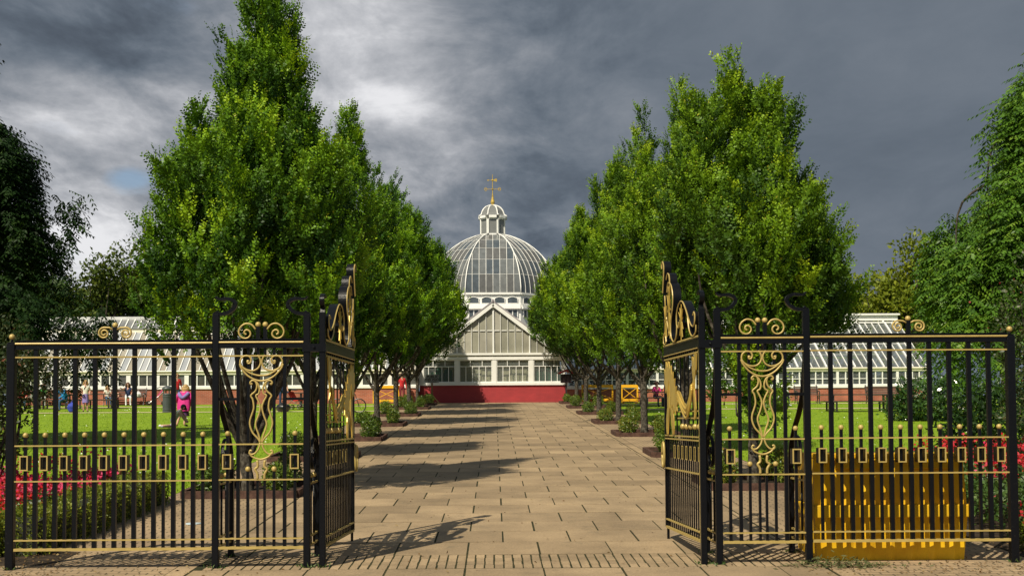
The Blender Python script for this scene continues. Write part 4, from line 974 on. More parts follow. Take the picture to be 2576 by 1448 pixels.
wing(2150, XB+.05, XR1, YW, dict(brick=974.5,sill=967.5,wtop=932,eave=926,up0=806,ridge=792,**{'break':814}), 1.64, 4, .41, 4.9, True, 'long low clear glass greenhouse with white rafters behind the picnic table and laurel bush')
for i in range(16):                                   # plants inside the clear greenhouse
    x = XB+1.2+(XR1-XB-2.4)*i/15; y = YW+1.6+random.uniform(0,2.6); hh = random.uniform(.9,1.9); g = gz(YW)
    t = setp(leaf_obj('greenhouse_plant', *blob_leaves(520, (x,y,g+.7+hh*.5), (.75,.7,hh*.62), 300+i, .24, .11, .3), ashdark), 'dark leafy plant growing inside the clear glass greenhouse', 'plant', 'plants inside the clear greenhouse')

# ------------------------------------------------------------------ street furniture and belongings
def on(u, v):
    q = G(u, v)
    return q if q.y < 68.7 else Vector((P(u, v, 68.7).x, 68.7, gz(68.7)))
def picnic_table(c, L, yaw, label, group='picnic tables on the lawn'):
    t = thing('picnic_table', label, 'picnic table', c, group); M4 = Matrix.Rotation(yaw,3,'Z'); c = Vector(c)
    def bb(m, x0,y0,z0_,x1,y1,z1_):
        mm = MB().box(x0,y0,z0_,x1,y1,z1_); m.add([c+M4@Vector(v) for v in mm.v], mm.f)
    m = MB()
    for i in range(5): bb(m,-L/2,-.36+i*.146,.72,L/2,-.36+i*.146+.136,.76)
    part('tabletop', m, slatwood, t)
    for sg in (-1,1):
        m = MB()
        for i in range(2): bb(m,-L/2-.05,sg*.70-.14+i*.145,.43,L/2+.05,sg*.70-.14+i*.145+.135,.465)
        part('bench', m, slatwood, t)
    for x in (-L*.36, L*.36):
        m = MB(); bb(m,x-.04,-.30,.0,x+.04,-.22,.72); bb(m,x-.04,.22,.0,x+.04,.30,.72); bb(m,x-.035,-.84,.395,x+.035,.84,.43)
        bb(m,x-.035,-.84,.0,x+.035,-.78,.395); bb(m,x-.035,.78,.0,x+.035,.84,.395); bb(m,x-.03,-.78,.06,x+.03,.78,.10); bb(m,x-.035,-.36,.68,x+.035,.36,.72)
        part('leg_frame', m, darkmetal, t)
    return t
def park_bench(c, L, label):
    t = thing('park_bench', label, 'bench', c, 'slatted benches along the greenhouses'); c = Vector(c)
    m = MB()
    for i in range(5): m.box(c.x-L/2, c.y-.30+i*.09, c.z+.42, c.x+L/2, c.y-.30+i*.09+.07, c.z+.445)
    part('seat', m, slatwood, t)
    m = MB()
    for i in range(5): m.beam((c.x-L/2,c.y+.16+i*.025,c.z+.52+i*.09),(c.x+L/2,c.y+.16+i*.025,c.z+.52+i*.09), .02, .065)
    part('backrest', m, slatwood, t)
    for sg in (-1,1):
        x = c.x+sg*(L/2-.06); m = MB()
        m.tube(catmull([(x,c.y-.34,c.z),(x,c.y-.28,c.z+.22),(x,c.y-.32,c.z+.42),(x,c.y-.33,c.z+.62),(x,c.y-.05,c.z+.66),(x,c.y+.16,c.z+.60)],4), .026, 6)
        m.tube(catmull([(x,c.y+.22,c.z),(x,c.y+.10,c.z+.22),(x,c.y+.14,c.z+.42),(x,c.y+.28,c.z+.92),(x,c.y+.34,c.z+.98)],4), .026, 6)
        m.tube([(x,c.y-.3,c.z+.41),(x,c.y+.14,c.z+.41)], .024, 6); m.tube(catmull([(x,c.y-.28,c.z+.20),(x,c.y-.08,c.z+.33),(x,c.y+.10,c.z+.20)],4), .018, 5)
        part('arm_frame', m, darkmetal, t)
    return t
cA = on(142,1028); picnic_table(cA, 2.1, 0, 'dark picnic table with a person in blue seated on it')
cB = on(250,1027); picnic_table(cB, 2.0, 0, 'dark picnic table between the standing girl in a white top and the slatted bench')
cC = on(720,1024); picnic_table(cC, 2.1, .1, 'dark picnic table seen through the ornate gate panel, with a pushchair beside it')
cD = on(2160,1034); picnic_table(cD, 3.3, 0, 'longest picnic table, standing alone in front of the clear greenhouse')
cE = on(1650,1022); picnic_table(cE, 1.7, .1, 'picnic table in the tree shade with a person in a pink top at it')
cF = on(1925,1022); picnic_table(cF, 2.0, 0, 'picnic table where a person in a white shirt sits, black bag beside it')
c = on(315,1018.5); park_bench(c, 2.3, 'slatted bench with a woman in white trousers seated on it'); cBench = c
c = on(110,1020); park_bench(c, 1.9, 'slatted bench holding a person in a green top'); cBench2 = c
c = on(2222,1014.5); park_bench((c.x,c.y,c.z), 1.8, 'empty slatted bench against the orange brick behind the longest picnic table')
c = on(2030,1014.5); park_bench((c.x,c.y,c.z), 1.3, 'short slatted bench by the orange brick, partly hidden by the ornate gate panel')
# litter bin
c = on(421,1036.5); t = thing('litter_bin', 'black round litter bin with a domed hood beside the girl in pink', 'litter bin', c)
m = MB(); m.lathe(c, [(.225,0),(.23,.04),(.215,.05),(.215,.10),(.225,.11),(.225,.14),(.215,.15),(.215,.70),(.228,.71),(.228,.74),(.215,.75),(.215,.80),(.228,.81),(.228,.84),(.21,.86),(.20,.88)], 20); part('body', m, binm, t)
m = MB()
for a in (.6, 2.2, 3.8, 5.4): m.tube([c+Vector((.19*math.cos(a),.19*math.sin(a),.86)),c+Vector((.19*math.cos(a),.19*math.sin(a),1.06))], .03, 6)
part('hood_post', m, binm, t)
m = MB(); m.lathe(c+Vector((0,0,1.04)), [(.24,0),(.255,.04),(.25,.08),(.20,.15),(.10,.19),(.01,.205)], 20); part('hood', m, binm, t, True)
# barriers
def barrier(u0, u1, v0, v1, label, red=False, Yb=None):
    c = on((u0+u1)/2, v1); Yb = c.y; x0, x1 = P(u0,v1,Yb).x, P(u1,v1,Yb).x; zt = P((u0+u1)/2,v0,Yb).z; g = c.z
    t = thing('safety_barrier', label, 'barrier', c, 'yellow barriers by the conservatory')
    m = MB(); m.box(x0, Yb-.03, g+.05, x0+.09, Yb+.03, zt); m.box(x1-.09, Yb-.03, g+.05, x1, Yb+.03, zt); m.box(x0, Yb-.04, zt-.16, x1, Yb+.04, zt-.001); m.box(x0+.09, Yb-.03, g+.10, x1-.09, Yb+.03, g+.24)
    part('frame', m, barrier_y, t)
    m = MB(); m.beam((x0+.09,Yb,g+.24),(x1-.09,Yb,zt-.17), .03, .07, (0,1,0)); m.beam((x0+.09,Yb+.032,zt-.17),(x1-.09,Yb+.032,g+.24), .03, .07, (0,1,0)); part('cross_brace', m, barrier_y, t)
    m = MB()
    for x in (x0+.12, x1-.12): m.box(x-.05, Yb-.28, g, x+.05, Yb+.28, g+.05)
    part('foot', m, barrier_r if red else barrier_y, t)
    if red:
        m = MB(); m.box(x0+.10,Yb-.046,zt-.14,x0+.34,Yb-.041,zt-.03); m.box(x0+.30,Yb-.036,g+.12,x0+.58,Yb-.031,g+.23); part('reflector_panel', m, barrier_r, t)
barrier(938, 1006, 969, 1012.5, 'yellow cross braced barrier alone among the trunks on the shaded side of the path')
barrier(1463, 1543, 967, 1013, 'yellow cross braced barrier with red marks, nearer the conservatory corner of the two', True)
barrier(1562, 1606, 967, 1013.5, 'short yellow cross braced barrier without red marks, farther from the conservatory of the two')
# sign PUBLIC THIS WAY
c = on(1087, 1013.5); t = thing('direction_sign', 'grey PUBLIC THIS WAY board on a timber post by the red brick base', 'sign', c)
def sz(v): return P(1087, v, c.y).z
sx = lambda u: P(u, 950, c.y).x
m = MB(); m.box(c.x-.05, c.y-.03, c.z-.05, c.x+.05, c.y+.03, sz(945)); part('post', m, oldwood, t)
m = MB(); m.box(sx(1070), c.y-.06, sz(962.5), sx(1104), c.y-.031, sz(942)); bd = part('board', m, M('board_grey', (.28,.285,.30), .6, 0, .15, 6), t)
def text(s, size, loc, parent, mat):
    cu_ = bpy.data.curves.new('lettering', 'FONT'); cu_.body = s; cu_.size = size; cu_.align_x = 'CENTER'; cu_.extrude = .004; cu_.offset = .006
    o = bpy.data.objects.new('lettering', cu_); COL.objects.link(o); dg = bpy.context.evaluated_depsgraph_get(); me = bpy.data.meshes.new_from_object(o.evaluated_get(dg)); bpy.data.objects.remove(o)
    me.materials.clear(); me.materials.append(mat); me.transform(Matrix.Translation(Vector(loc)-LOC[parent]) @ Matrix.Rotation(R(90),4,'X')); return link(bpy.data.objects.new('lettering', me), parent)
blk = M('letter_black', (.012,.012,.012), .6)
text('PUBLIC', .205, (sx(1088.5), c.y-.064, sz(950.2)), bd, blk); text('THIS WAY', .175, (sx(1086.5), c.y-.064, sz(957.0)), bd, blk)
m = MB(); za = sz(959.6); m.box(sx(1079), c.y-.066, za-.018, sx(1098), c.y-.061, za+.018); m.prism([(sx(1075.5),c.y-.066,za),(sx(1079),c.y-.066,za-.05),(sx(1079),c.y-.066,za+.05)], (0,.005,0)); part('arrow', m, blk, bd)
m = MB(); m.beam((c.x-.17,c.y-.25,c.z),(c.x-.02,c.y-.03,c.z+.42), .05, .13, (0,1,0)); m.beam((c.x+.42,c.y+.1,c.z),(c.x+.03,c.y,c.z+.45), .04, .05); part('strut', m, rawwood, t)
m = MB(); m.box(c.x-.48,c.y-.12,c.z,c.x+.5,c.y-.06,c.z+.05); part('foot_rail', m, rawwood, t)
# hooded dark hut by the right corner of the conservatory
c = on(1413, 1009.5); yh = c.y
t = thing('notice_hut', 'small dark hut with a sloping red roof on a post at the conservatory corner', 'notice hut', c)
hz = lambda v: P(1413, v, yh).z
hx = lambda u: P(u, 960, yh).x
m = MB(); m.box(hx(1410.5),yh-.25,hz(962),hx(1437),yh+.25,hz(941)); part('box', m, M('dark_maroon', (.022,.010,.012), .5, 0, .3, 5), t)
m = MB(); m.beam((hx(1406),yh,hz(938.5)),(hx(1424),yh,hz(931.5)), .7, .10); m.beam((hx(1424),yh,hz(931.5)),(hx(1442),yh,hz(938.5)), .7, .10); part('roof', m, M('red_roof', (.30,.03,.03), .6, 0, .2, 4), t)
m = MB(); m.box(hx(1422),yh-.05,c.z,hx(1426),yh+.05,hz(962)); part('post', m, darkmetal, t)
# yellow bin
cb = on(2240, 1409.5); yb = cb.y+.03
t = thing('plastic_bin', 'large ribbed yellow plastic bin standing behind the railing', 'grit bin', (P(2240,1300,yb).x, yb, gz(yb)))
px_ = lambda u: P(u,1300,yb).x
pz_ = lambda v: P(2240,v,yb).z
g = gz(yb)
def tub(m, x0, x1, z0_, X0, X1, z1_, nrib, dep, proud, yoff=0.0, dY=0.0):
    """ribbed front, plain sides and back, tapering from bottom (x0..x1) to top (X0..X1)"""
    N_ = nrib*4; fr = []
    for i in range(N_+1):
        f = i/N_; ph = (f*nrib) % 1.0; pr = proud if .30 < ph < .70 else 0.0
        fr.append((f, pr))
    bot = [(x0+(x1-x0)*f, yb+yoff-pr, z0_) for f, pr in fr]; top = [(X0+(X1-X0)*f, yb+yoff-pr-dY, z1_) for f, pr in fr]
    k = N_+1
    m.add(bot+top, [(i,i+1,k+i+1,k+i) for i in range(N_)])
    m.quad((x1,yb+yoff,z0_),(x1-.03,yb+dep,z0_),(X1-.01,yb+dep+dY,z1_),(X1,yb+yoff-dY,z1_)); m.quad((x0+.03,yb+dep,z0_),(x0,yb+yoff,z0_),(X0,yb+yoff-dY,z1_),(X0+.01,yb+dep+dY,z1_)); m.quad((x1-.03,yb+dep,z0_),(x0+.03,yb+dep,z0_),(X0+.01,yb+dep+dY,z1_),(X1-.01,yb+dep+dY,z1_))
m = MB(); tub(m, px_(2056), px_(2426), g, px_(2050), px_(2434), pz_(1300), 7, .95, .022, .03, .03); part('tub', m, yellow, t)
m = MB(); x0, x1 = px_(2046), px_(2443); m.box(x0, yb-.055, pz_(1300), x1, yb+1.0, pz_(1268)); bevel(part('rim', m, yellowdirty, t), .012, 2)
m = MB(); tub(m, px_(2050), px_(2435), pz_(1268), px_(2053), px_(2430), pz_(1152), 7, .90, .020, .03, -.03); part('lid', m, yellow, t)
m = MB(); m.box(px_(2053), yb+.05, pz_(1152), px_(2430), yb+.85, pz_(1140)); bevel(part('lid_top', m, yellow, t), .012, 2)
for u0, u1 in ((2105,2200),(2300,2395)):
    m = MB(); m.box(px_(u0), yb-.02, pz_(1178), px_(u1), yb+.055, pz_(1151)); bevel(part('handle', m, yellow, t), .008)
# ground light and litter
c = G(487, 1317); t = setp(part('ground_light', MB().lathe(c, [(.105,0),(.105,.012),(.09,.016),(.0,.016)], 20), M('frosted_glass', (.45,.55,.60), .3), None), 'round frosted light set in the block paving beside the box hedge', 'ground light')
n = 420; a = rng.uniform(0,1,n); X = P(2110,1400,12.95).x+rng.normal(0,.30,n); Y = 12.86+rng.normal(0,.10,n)-.1*(X-3.9)*0; hgt = np.abs(rng.normal(0,.05,n))*np.exp(-((X-3.55)/.35)**2)
dv = rng.normal(0,1,(n,3)); dv[:,2] *= .3
setp(leaf_obj('plant_cuttings', np.stack([X,Y,S*(Y-D)+.008+hgt],1), dv, np.tile([0,-.3,1.],(n,1))+rng.normal(0,.3,(n,3)), .075, .016, rng.beta(2,2,n), cutstem), 'heap of cut green stems lying on the paving in front of the yellow bin', 'plant cuttings')
def litter(n, x0, x1, y0, y1):
    X, Y = rng.uniform(x0,x1,n), rng.uniform(y0,y1,n); dv = rng.normal(0,1,(n,3)); dv[:,2] *= .2
    return np.stack([X,Y,S*(Y-D)+.012],1), dv, np.tile([0,-.2,1.],(n,1))+rng.normal(0,.4,(n,3)), rng.uniform(.02,.05,n), rng.uniform(.012,.025,n), rng.random(n)
deadleaf = LEAF('dead_leaf', ((0,(.05,.028,.012)),(.5,(.14,.08,.03)),(1,(.26,.19,.08))), .1, .7, .2)
setp(leaf_obj('leaf_litter', *cat6([litter(420,-6,-4.4,12.5,14.2), litter(130,-4.4,-2.4,12.4,14), litter(220,3.2,6,12.3,13.1), litter(160,-3,3.4,12.4,24), litter(260,4.8,6.5,12.3,14.6)]), deadleaf), kind='stuff')

# pushchairs and bags
blackcloth = cloth('black_cloth', (.015,.015,.018)); pinkcloth = cloth('pink_cloth', (.50,.06,.16)); chrome = M('pale_metal', (.5,.5,.5), .3, .8); redcloth = cloth('red_cloth', (.55,.03,.02)); bluecloth = cloth('blue_cloth', (.02,.04,.30)); whitecloth = cloth('white_cloth', (.72,.72,.72))
def pushchair(c, yaw, mat, label):
    c = Vector(c); t = thing('pushchair', label, 'pushchair', c); RZ = Matrix.Rotation(yaw,3,'Z')
    w = lambda x,y,z: c+RZ@Vector((x,y,z))
    m = MB()
    for y in (-.22,.22):
        m.tube([w(-.45,y,.12),w(.1,y,.5),w(.55,y,1.0)], .014, 5); m.tube([w(.35,y,.10),w(-.05,y,.5)], .014, 5)
    m.tube([w(.55,-.22,1.0),w(.55,.22,1.0)], .016, 5); part('frame', m, chrome, t)
    m = MB(); m.prism([w(-.35,-.19,.42),w(.05,-.19,.40),w(.32,-.19,.85),w(.25,-.19,.88),w(0,-.19,.5),w(-.35,-.19,.48)], RZ@Vector((0,.38,0))); part('seat', m, mat, t)
    m = MB(); m.band([w(.32+.30*math.cos(a)-.1, 0, .72+.30*math.sin(a)) for a in (math.pi*.12+i*.18 for i in range(12))], RZ@Vector((0,.42,0)), .015); part('hood', m, blackcloth, t)
    for x, y, r in ((-.45,-.24,.11),(-.45,.24,.11),(.36,-.24,.11),(.36,.24,.11)):
        m = MB(); m.tube([w(x+r*math.cos(a),y,.12+r*math.sin(a)) for a in (2*math.pi*i/14 for i in range(15))], .022, 5); m.tube([w(x-r,y,.12),w(x+r,y,.12)], .01, 4); m.tube([w(x,y,.12-r),w(x,y,.12+r)], .01, 4); part('wheel', m, darkmetal, t)
    return t
pushchair(on(395,1019), 0.2, pinkcloth, 'folded pink and black pushchair behind the litter bin')
pushchair(on(742,1029), 2.6, redcloth, 'red and black pushchair beside the picnic table behind the ornate gate panel')
c = on(903,1037); t = thing('bicycle', 'bicycle leaning by the first visible trunk, only its wheel showing past the gate leaf', 'bicycle', c)
def wheel(x, r=.31):
    m = MB(); m.tube([(x+r*math.cos(a),c.y,c.z+r+r*math.sin(a)) for a in (2*math.pi*i/24 for i in range(25))], .03, 6)
    for i in range(6): a = i*math.pi/6; m.tube([(x-r*math.cos(a),c.y,c.z+r-r*math.sin(a)),(x+r*math.cos(a),c.y,c.z+r+r*math.sin(a))], .004, 4)
    part('wheel', m, darkmetal, t)
wheel(c.x); wheel(c.x-1.0)
m = MB(); A_, B_ = Vector((c.x,c.y,c.z+.31)), Vector((c.x-1.0,c.y,c.z+.31)); hd, st_, bb_ = Vector((c.x-.18,c.y,c.z+.85)), Vector((c.x-.75,c.y,c.z+.88)), Vector((c.x-.58,c.y,c.z+.30))
for p1, p2 in ((A_,hd),(hd,bb_),(hd,st_-Vector((0,0,.1))),(st_,bb_),(B_,bb_),(B_,st_-Vector((0,0,.12)))): m.tube([p1,p2], .018, 6)
m.tube([hd+Vector((0,-.25,.1)),hd+Vector((.03,0,.12)),hd+Vector((0,.25,.1))], .015, 5); m.box(st_.x-.14,c.y-.06,st_.z,st_.x+.12,c.y+.06,st_.z+.05); part('frame', m, darkmetal, t)
def bag(c, r, mat, name, label, cat, sz_=1.1):
    c = Vector(c); m = MB(); bmx = bmesh.new(); bmesh.ops.create_icosphere(bmx, subdivisions=3, radius=1)
    vs = []
    for v in bmx.verts:
        n_ = mnoise.noise(v.co*1.7+c)*.22; p = v.co*(1+n_); z_ = max(p.z, -.75)
        if p.z > .7: p.x *= .7; p.y *= .7
        vs.append((c.x+p.x*r, c.y+p.y*r, c.z+(z_+.75)*r*sz_))
    m.add(vs, [[v.index for v in f.verts] for f in bmx.faces]); bmx.free()
    t = thing(name, label, cat, c); part('body', m, mat, t, True)
    m = MB(); top = c+Vector((0,0,1.7*r*sz_)); m.tube(catmull([top+Vector((-.3*r,0,-.1*r)),top+Vector((0,0,.35*r)),top+Vector((.3*r,0,-.1*r))],4), .015, 5); part('strap', m, mat, t)
    return t
bag(on(183,1036), .25, bluecloth, 'backpack', 'blue backpack lying on the grass beside the person in the blue jacket', 'backpack')
bag(on(742,1034)+Vector((-.5,-.3,0)), .33, M('bag_black', (.012,.012,.013), .35), 'rubbish_bag', 'black bag on the grass under the table behind the ornate gate panel', 'bag', .7)
bag(on(1960,1035), .45, M('bag_black_gloss', (.012,.013,.014), .3, 0, .2, 5, .3, 12), 'rubbish_bag', 'tall black plastic bag standing by the table of the person in a white shirt', 'bag', 1.3)
bag(Vector((cBench.x+.75,cBench.y-.1,cBench.z+.45)), .19, whitecloth, 'shoulder_bag', 'white bag resting on the end of the bench beside the woman in white trousers', 'bag', .9)

# ------------------------------------------------------------------ people
STAND = dict(pelvis=(0,0,.92), waist=(0,0,1.08), chest=(0,0,1.28), neck=(0,0,1.45), head=(0,-.02,1.57), crown=(0,0,1.66), nose=(0,-.115,1.565),
  shL=(.17,0,1.38), elL=(.23,.02,1.12), wrL=(.24,-.06,.90), hipL=(.09,0,.88), knL=(.10,-.02,.49), anL=(.10,.02,.08), toL=(.12,-.14,.04),
  shR=(-.17,0,1.38), elR=(-.23,.02,1.12), wrR=(-.24,-.06,.90), hipR=(-.09,0,.88), knR=(-.10,-.02,.49), anR=(-.10,.02,.08), toR=(-.12,-.14,.04))
SIT = dict(STAND, pelvis=(0,0,.52), waist=(0,-.02,.68), chest=(0,-.05,.88), neck=(0,-.07,1.05), head=(0,-.10,1.17), crown=(0,-.08,1.26), nose=(0,-.195,1.165),
  shL=(.17,-.06,.98), elL=(.24,-.12,.74), wrL=(.16,-.34,.64), hipL=(.09,-.02,.50), knL=(.12,-.44,.50), anL=(.12,-.42,.08), toL=(.13,-.58,.04),
  shR=(-.17,-.06,.98), elR=(-.24,-.12,.74), wrR=(-.16,-.34,.64), hipR=(-.09,-.02,.50), knR=(-.12,-.44,.50), anR=(-.12,-.42,.08), toR=(-.13,-.58,.04))
RAD = dict(pelvis=.12, waist=.105, chest=.125, neck=.05, head=.088, crown=.06, nose=.016, sh=.058, el=.042, wr=.028, hip=.085, kn=.056, an=.04, to=.036)
def person(c, yaw, h, pose, label, top, bottom, shoe, hair, long_hair=0, sleeves='long', legs='long', skirt=None, extra=None, group=None, fat=1.08):
    c = Vector(c); k = h/1.70; RZ = Matrix.Rotation(yaw,3,'Z'); t = thing('person', label, 'person', c, group)
    w = lambda p: c+RZ@(Vector(p)*k)
    names = list(pose); idx = {n:i for i,n in enumerate(names)}; V = [w(pose[n]) for n in names]
    rad = [(RAD.get(n) or RAD[n[:2] if n[:3] != 'hip' else 'hip'])*k*(fat if n not in ('head','crown','nose','neck') else 1) for n in names]
    E = [('pelvis','waist'),('waist','chest'),('chest','neck'),('neck','head'),('head','crown'),('head','nose')]
    for s_ in 'LR': E += [('chest','sh'+s_),('sh'+s_,'el'+s_),('el'+s_,'wr'+s_),('pelvis','hip'+s_),('hip'+s_,'kn'+s_),('kn'+s_,'an'+s_),('an'+s_,'to'+s_)]
    edges = [(idx[a],idx[b]) for a,b in E]
    for s_ in 'LR':                                  # hands: palm, four fingers, thumb
        wr, el = Vector(pose['wr'+s_]), Vector(pose['el'+s_]); d_ = (wr-el).normalized(); sd = d_.cross(Vector((0,1,.3))).normalized(); pn = d_.cross(sd)
        pi = len(V); V.append(w(wr+d_*.055)); rad.append(.026*k); edges.append((idx['wr'+s_], pi))
        for q_, ln in ((-1.5,.065),(-.5,.08),(.5,.075),(1.5,.06)):
            a = len(V); V += [w(wr+d_*(.055+ln*.55)+sd*q_*.02), w(wr+d_*(.055+ln)+sd*q_*.021+pn*.02)]; rad += [.009*k,.008*k]; edges += [(pi,a),(a,a+1)]
        a = len(V); V += [w(wr+d_*.06+sd*.042), w(wr+d_*.09+sd*.05+pn*.01)]; rad += [.010*k,.009*k]; edges += [(pi,a),(a,a+1)]
    me = bpy.data.meshes.new('skeleton'); me.from_pydata([v-c for v in V], edges, []); o = bpy.data.objects.new('skeleton', me); COL.objects.link(o)
    md = o.modifiers.new('skin','SKIN'); sub = o.modifiers.new('sub','SUBSURF'); sub.levels = 1; sub.render_levels = 1
    for i, sv in enumerate(me.skin_vertices[0].data): sv.radius = (rad[i],rad[i]); sv.use_root = (i == idx['pelvis'])
    dg = bpy.context.evaluated_depsgraph_get(); ob = bpy.data.meshes.new_from_object(o.evaluated_get(dg)); bpy.data.objects.remove(o)
    ob.name = 'body'; ob.materials.clear()
    for m_ in (skin, top, bottom, shoe): ob.materials.append(m_)
    seg = []
    for a, b in E:
        g_ = 0
        if a in ('pelvis','waist') and b in ('waist','chest'): g_ = 1
        elif a == 'chest': g_ = 1 if b != 'neck' else 0
        elif a[:2] == 'sh': g_ = 1 if sleeves in ('long','short') else 0
        elif a[:2] == 'el': g_ = 1 if sleeves == 'long' else 0
        elif a == 'pelvis' or a[:3] == 'hip': g_ = 2
        elif a[:2] == 'kn': g_ = 2 if legs == 'long' else 0
        elif a[:2] == 'an': g_ = 3
        seg.append((V[idx[a]]-c, V[idx[b]]-c, g_, (rad[idx[a]]+rad[idx[b]])/2))
    for f in ob.polygons:
        best = min(seg, key=lambda s_: (lambda q: (f.center-(s_[0]+(s_[1]-s_[0])*q)).length/s_[3])(max(0,min(1,(f.center-s_[0]).dot(s_[1]-s_[0])/max((s_[1]-s_[0]).length_squared,1e-9)))))
        f.material_index = best[2]; f.use_smooth = True
    link(bpy.data.objects.new('body', ob), t)
    hd = w(pose['head']); cr_ = w(pose['crown']); up = (cr_-hd).normalized(); bk = (hd-w(pose['nose'])).normalized(); m = MB()
    cc = hd+up*.035*k+bk*.022*k; m.ball(cc, .118*k, 14, 1.05)
    if long_hair:
        n_ = 6
        for i in range(-n_, n_+1):
            a = i/n_*1.7; side = bk.cross(up); p0 = hd+up*.06*k+(bk*math.cos(a)+side*math.sin(a))*.10*k
            m.tube([p0, p0+(bk*math.cos(a)+side*math.sin(a))*.03*k-Vector((0,0,long_hair*.5*k)), p0+(bk*math.cos(a)+side*math.sin(a))*.02*k-Vector((random.uniform(-.02,.02),0,long_hair*k*random.uniform(.85,1.1)))], [.035*k,.032*k,.008*k], 6)
    # keep the face clear
    keep = [f for f in m.f if not ((lambda q: (q-hd).dot(-bk) > .055*k and (q-hd).dot(up) < .075*k)(sum((Vector(m.v[i]) for i in f), Vector())/len(f)))]
    m.m = [0]*len(keep); m.f = keep; part('hair', m, hair, t, True)
    m = MB(); side = bk.cross(up)
    for sg in (-1,1): m.ball(hd-bk*.082*k+side*.032*k*sg+up*.012*k, .011*k, 6)
    part('eye', m, hair_d, t)
    if skirt:
        mat, r0, r1, ln = skirt; m = MB(); pz = w(pose['waist'])-Vector((0,0,.06*k)); pts = []
        for i in range(5):
            f = i/4; pts.append([(pz.x+(r0+(r1-r0)*f)*k*math.cos(a)*(1+.07*math.sin(5*a)*f), pz.y+(r0+(r1-r0)*f)*k*.8*math.sin(a)*(1+.07*math.cos(6*a)*f), pz.z-ln*k*f) for a in (2*math.pi*j/20 for j in range(20))])
        m.add([p for q_ in pts for p in q_], [(i*20+j, (i+1)*20+j, (i+1)*20+(j+1)%20, i*20+(j+1)%20) for i in range(4) for j in range(20)]); part('skirt', m, mat, t, True)
    if extra: extra(t, w, k)
    return t
blue_j = cloth('blue_jacket', (.01,.20,.46)); jeans = cloth('denim', (.03,.08,.16)); white_t = cloth('white_top', (.68,.66,.56)); lilac = cloth('lilac_cloth', (.20,.15,.38)); navy = cloth('navy_top', (.015,.03,.09)); greent = cloth('green_top', (.06,.30,.05)); pink = cloth('pink_jacket', (.55,.02,.20)); redt = cloth('red_top', (.50,.015,.02)); shoe_d = cloth('dark_shoe', (.05,.03,.02)); shoe_w = cloth('white_shoe', (.65,.65,.65)); paleblue = cloth('pale_blue', (.38,.52,.62)); darkp = cloth('dark_purple', (.07,.02,.09)); pinkt = cloth('hot_pink', (.70,.04,.22))
LEANSIT = dict(SIT, chest=(0,-.16,.86), neck=(0,-.24,1.0), head=(0,-.33,1.07), crown=(0,-.36,1.16), nose=(0,-.42,1.03), shL=(.17,-.18,.94), shR=(-.17,-.18,.94), elL=(.22,-.32,.72), elR=(-.22,-.32,.72), wrL=(.07,-.46,.60), wrR=(-.07,-.48,.60))
pA = on(158,1034.5)
person((pA.x,pA.y+.30,pA.z), -.5, 1.78, LEANSIT, 'person in a bright blue jacket and jeans leaning forward on a picnic table bench', blue_j, jeans, shoe_d, hair_d, .12)
person(on(215,1035.5), .3, 1.50, dict(STAND, wrL=(.20,-.16,1.0), wrR=(-.17,-.16,.98)), 'girl with long fair hair in a white top and lilac skirt standing on the lawn', white_t, lilac, shoe_d, hair_b, .30, 'none', 'short', (lilac,.13,.19,.52))
person((cBench.x+.13,cBench.y+.02,cBench.z-.03), .35, 1.68, dict(SIT, elR=(-.28,-.30,.92), wrR=(-.40,-.50,.98), elL=(.26,-.05,.80)), 'woman in sunglasses, navy top and white trousers seated on a slatted bench, arm stretched out', navy, whitecloth, shoe_w, hair_r, .25, 'none')
person((cBench.x-.45,cBench.y-.0,cBench.z+.0), -.3, 1.15, dict(SIT), 'small child in pink sitting next to the woman in white trousers', skin, pinkt, shoe_w, hair_b, .1, 'none', 'short')
person((cBench.x-.98,cBench.y-.05,cBench.z-.02), .5, 1.45, dict(SIT), 'child in a pale top and grey trousers at the far end of the bench', white_t, jeans, shoe_d, hair_b, .25, 'none')
person((cBench2.x+.0,cBench2.y-.02,cBench2.z-.03), .2, 1.62, SIT, 'woman in a green top seated on a slatted bench', greent, whitecloth, shoe_w, hair_r, .2, 'none')
person(on(94,1041.5), -1.2, 1.40, STAND, 'child in a white top and teal trousers standing side on behind the railing bar', white_t, cloth('teal_cloth2', (.05,.20,.22)), shoe_w, hair_b, .12, 'none')
person(on(52,1033)+Vector((0,.1,0)), .4, 1.65, SIT, 'person in a red top and blue trousers half hidden behind the cotoneaster bush', redt, jeans, shoe_d, hair_r, .1, 'short')
BEND = dict(STAND, waist=(0,-.03,1.06), chest=(0,-.10,1.25), neck=(0,-.15,1.41), head=(0,-.20,1.53), crown=(0,-.22,1.62), nose=(0,-.295,1.52), shL=(.17,-.11,1.34), shR=(-.17,-.11,1.34), elL=(.30,-.08,1.10), elR=(-.30,-.08,1.10), wrL=(.22,-.22,.92), wrR=(-.22,-.22,.92), knL=(.17,-.06,.48), anL=(.26,.05,.08), toL=(.30,-.08,.04), knR=(-.06,-.06,.49), anR=(-.03,.03,.08))
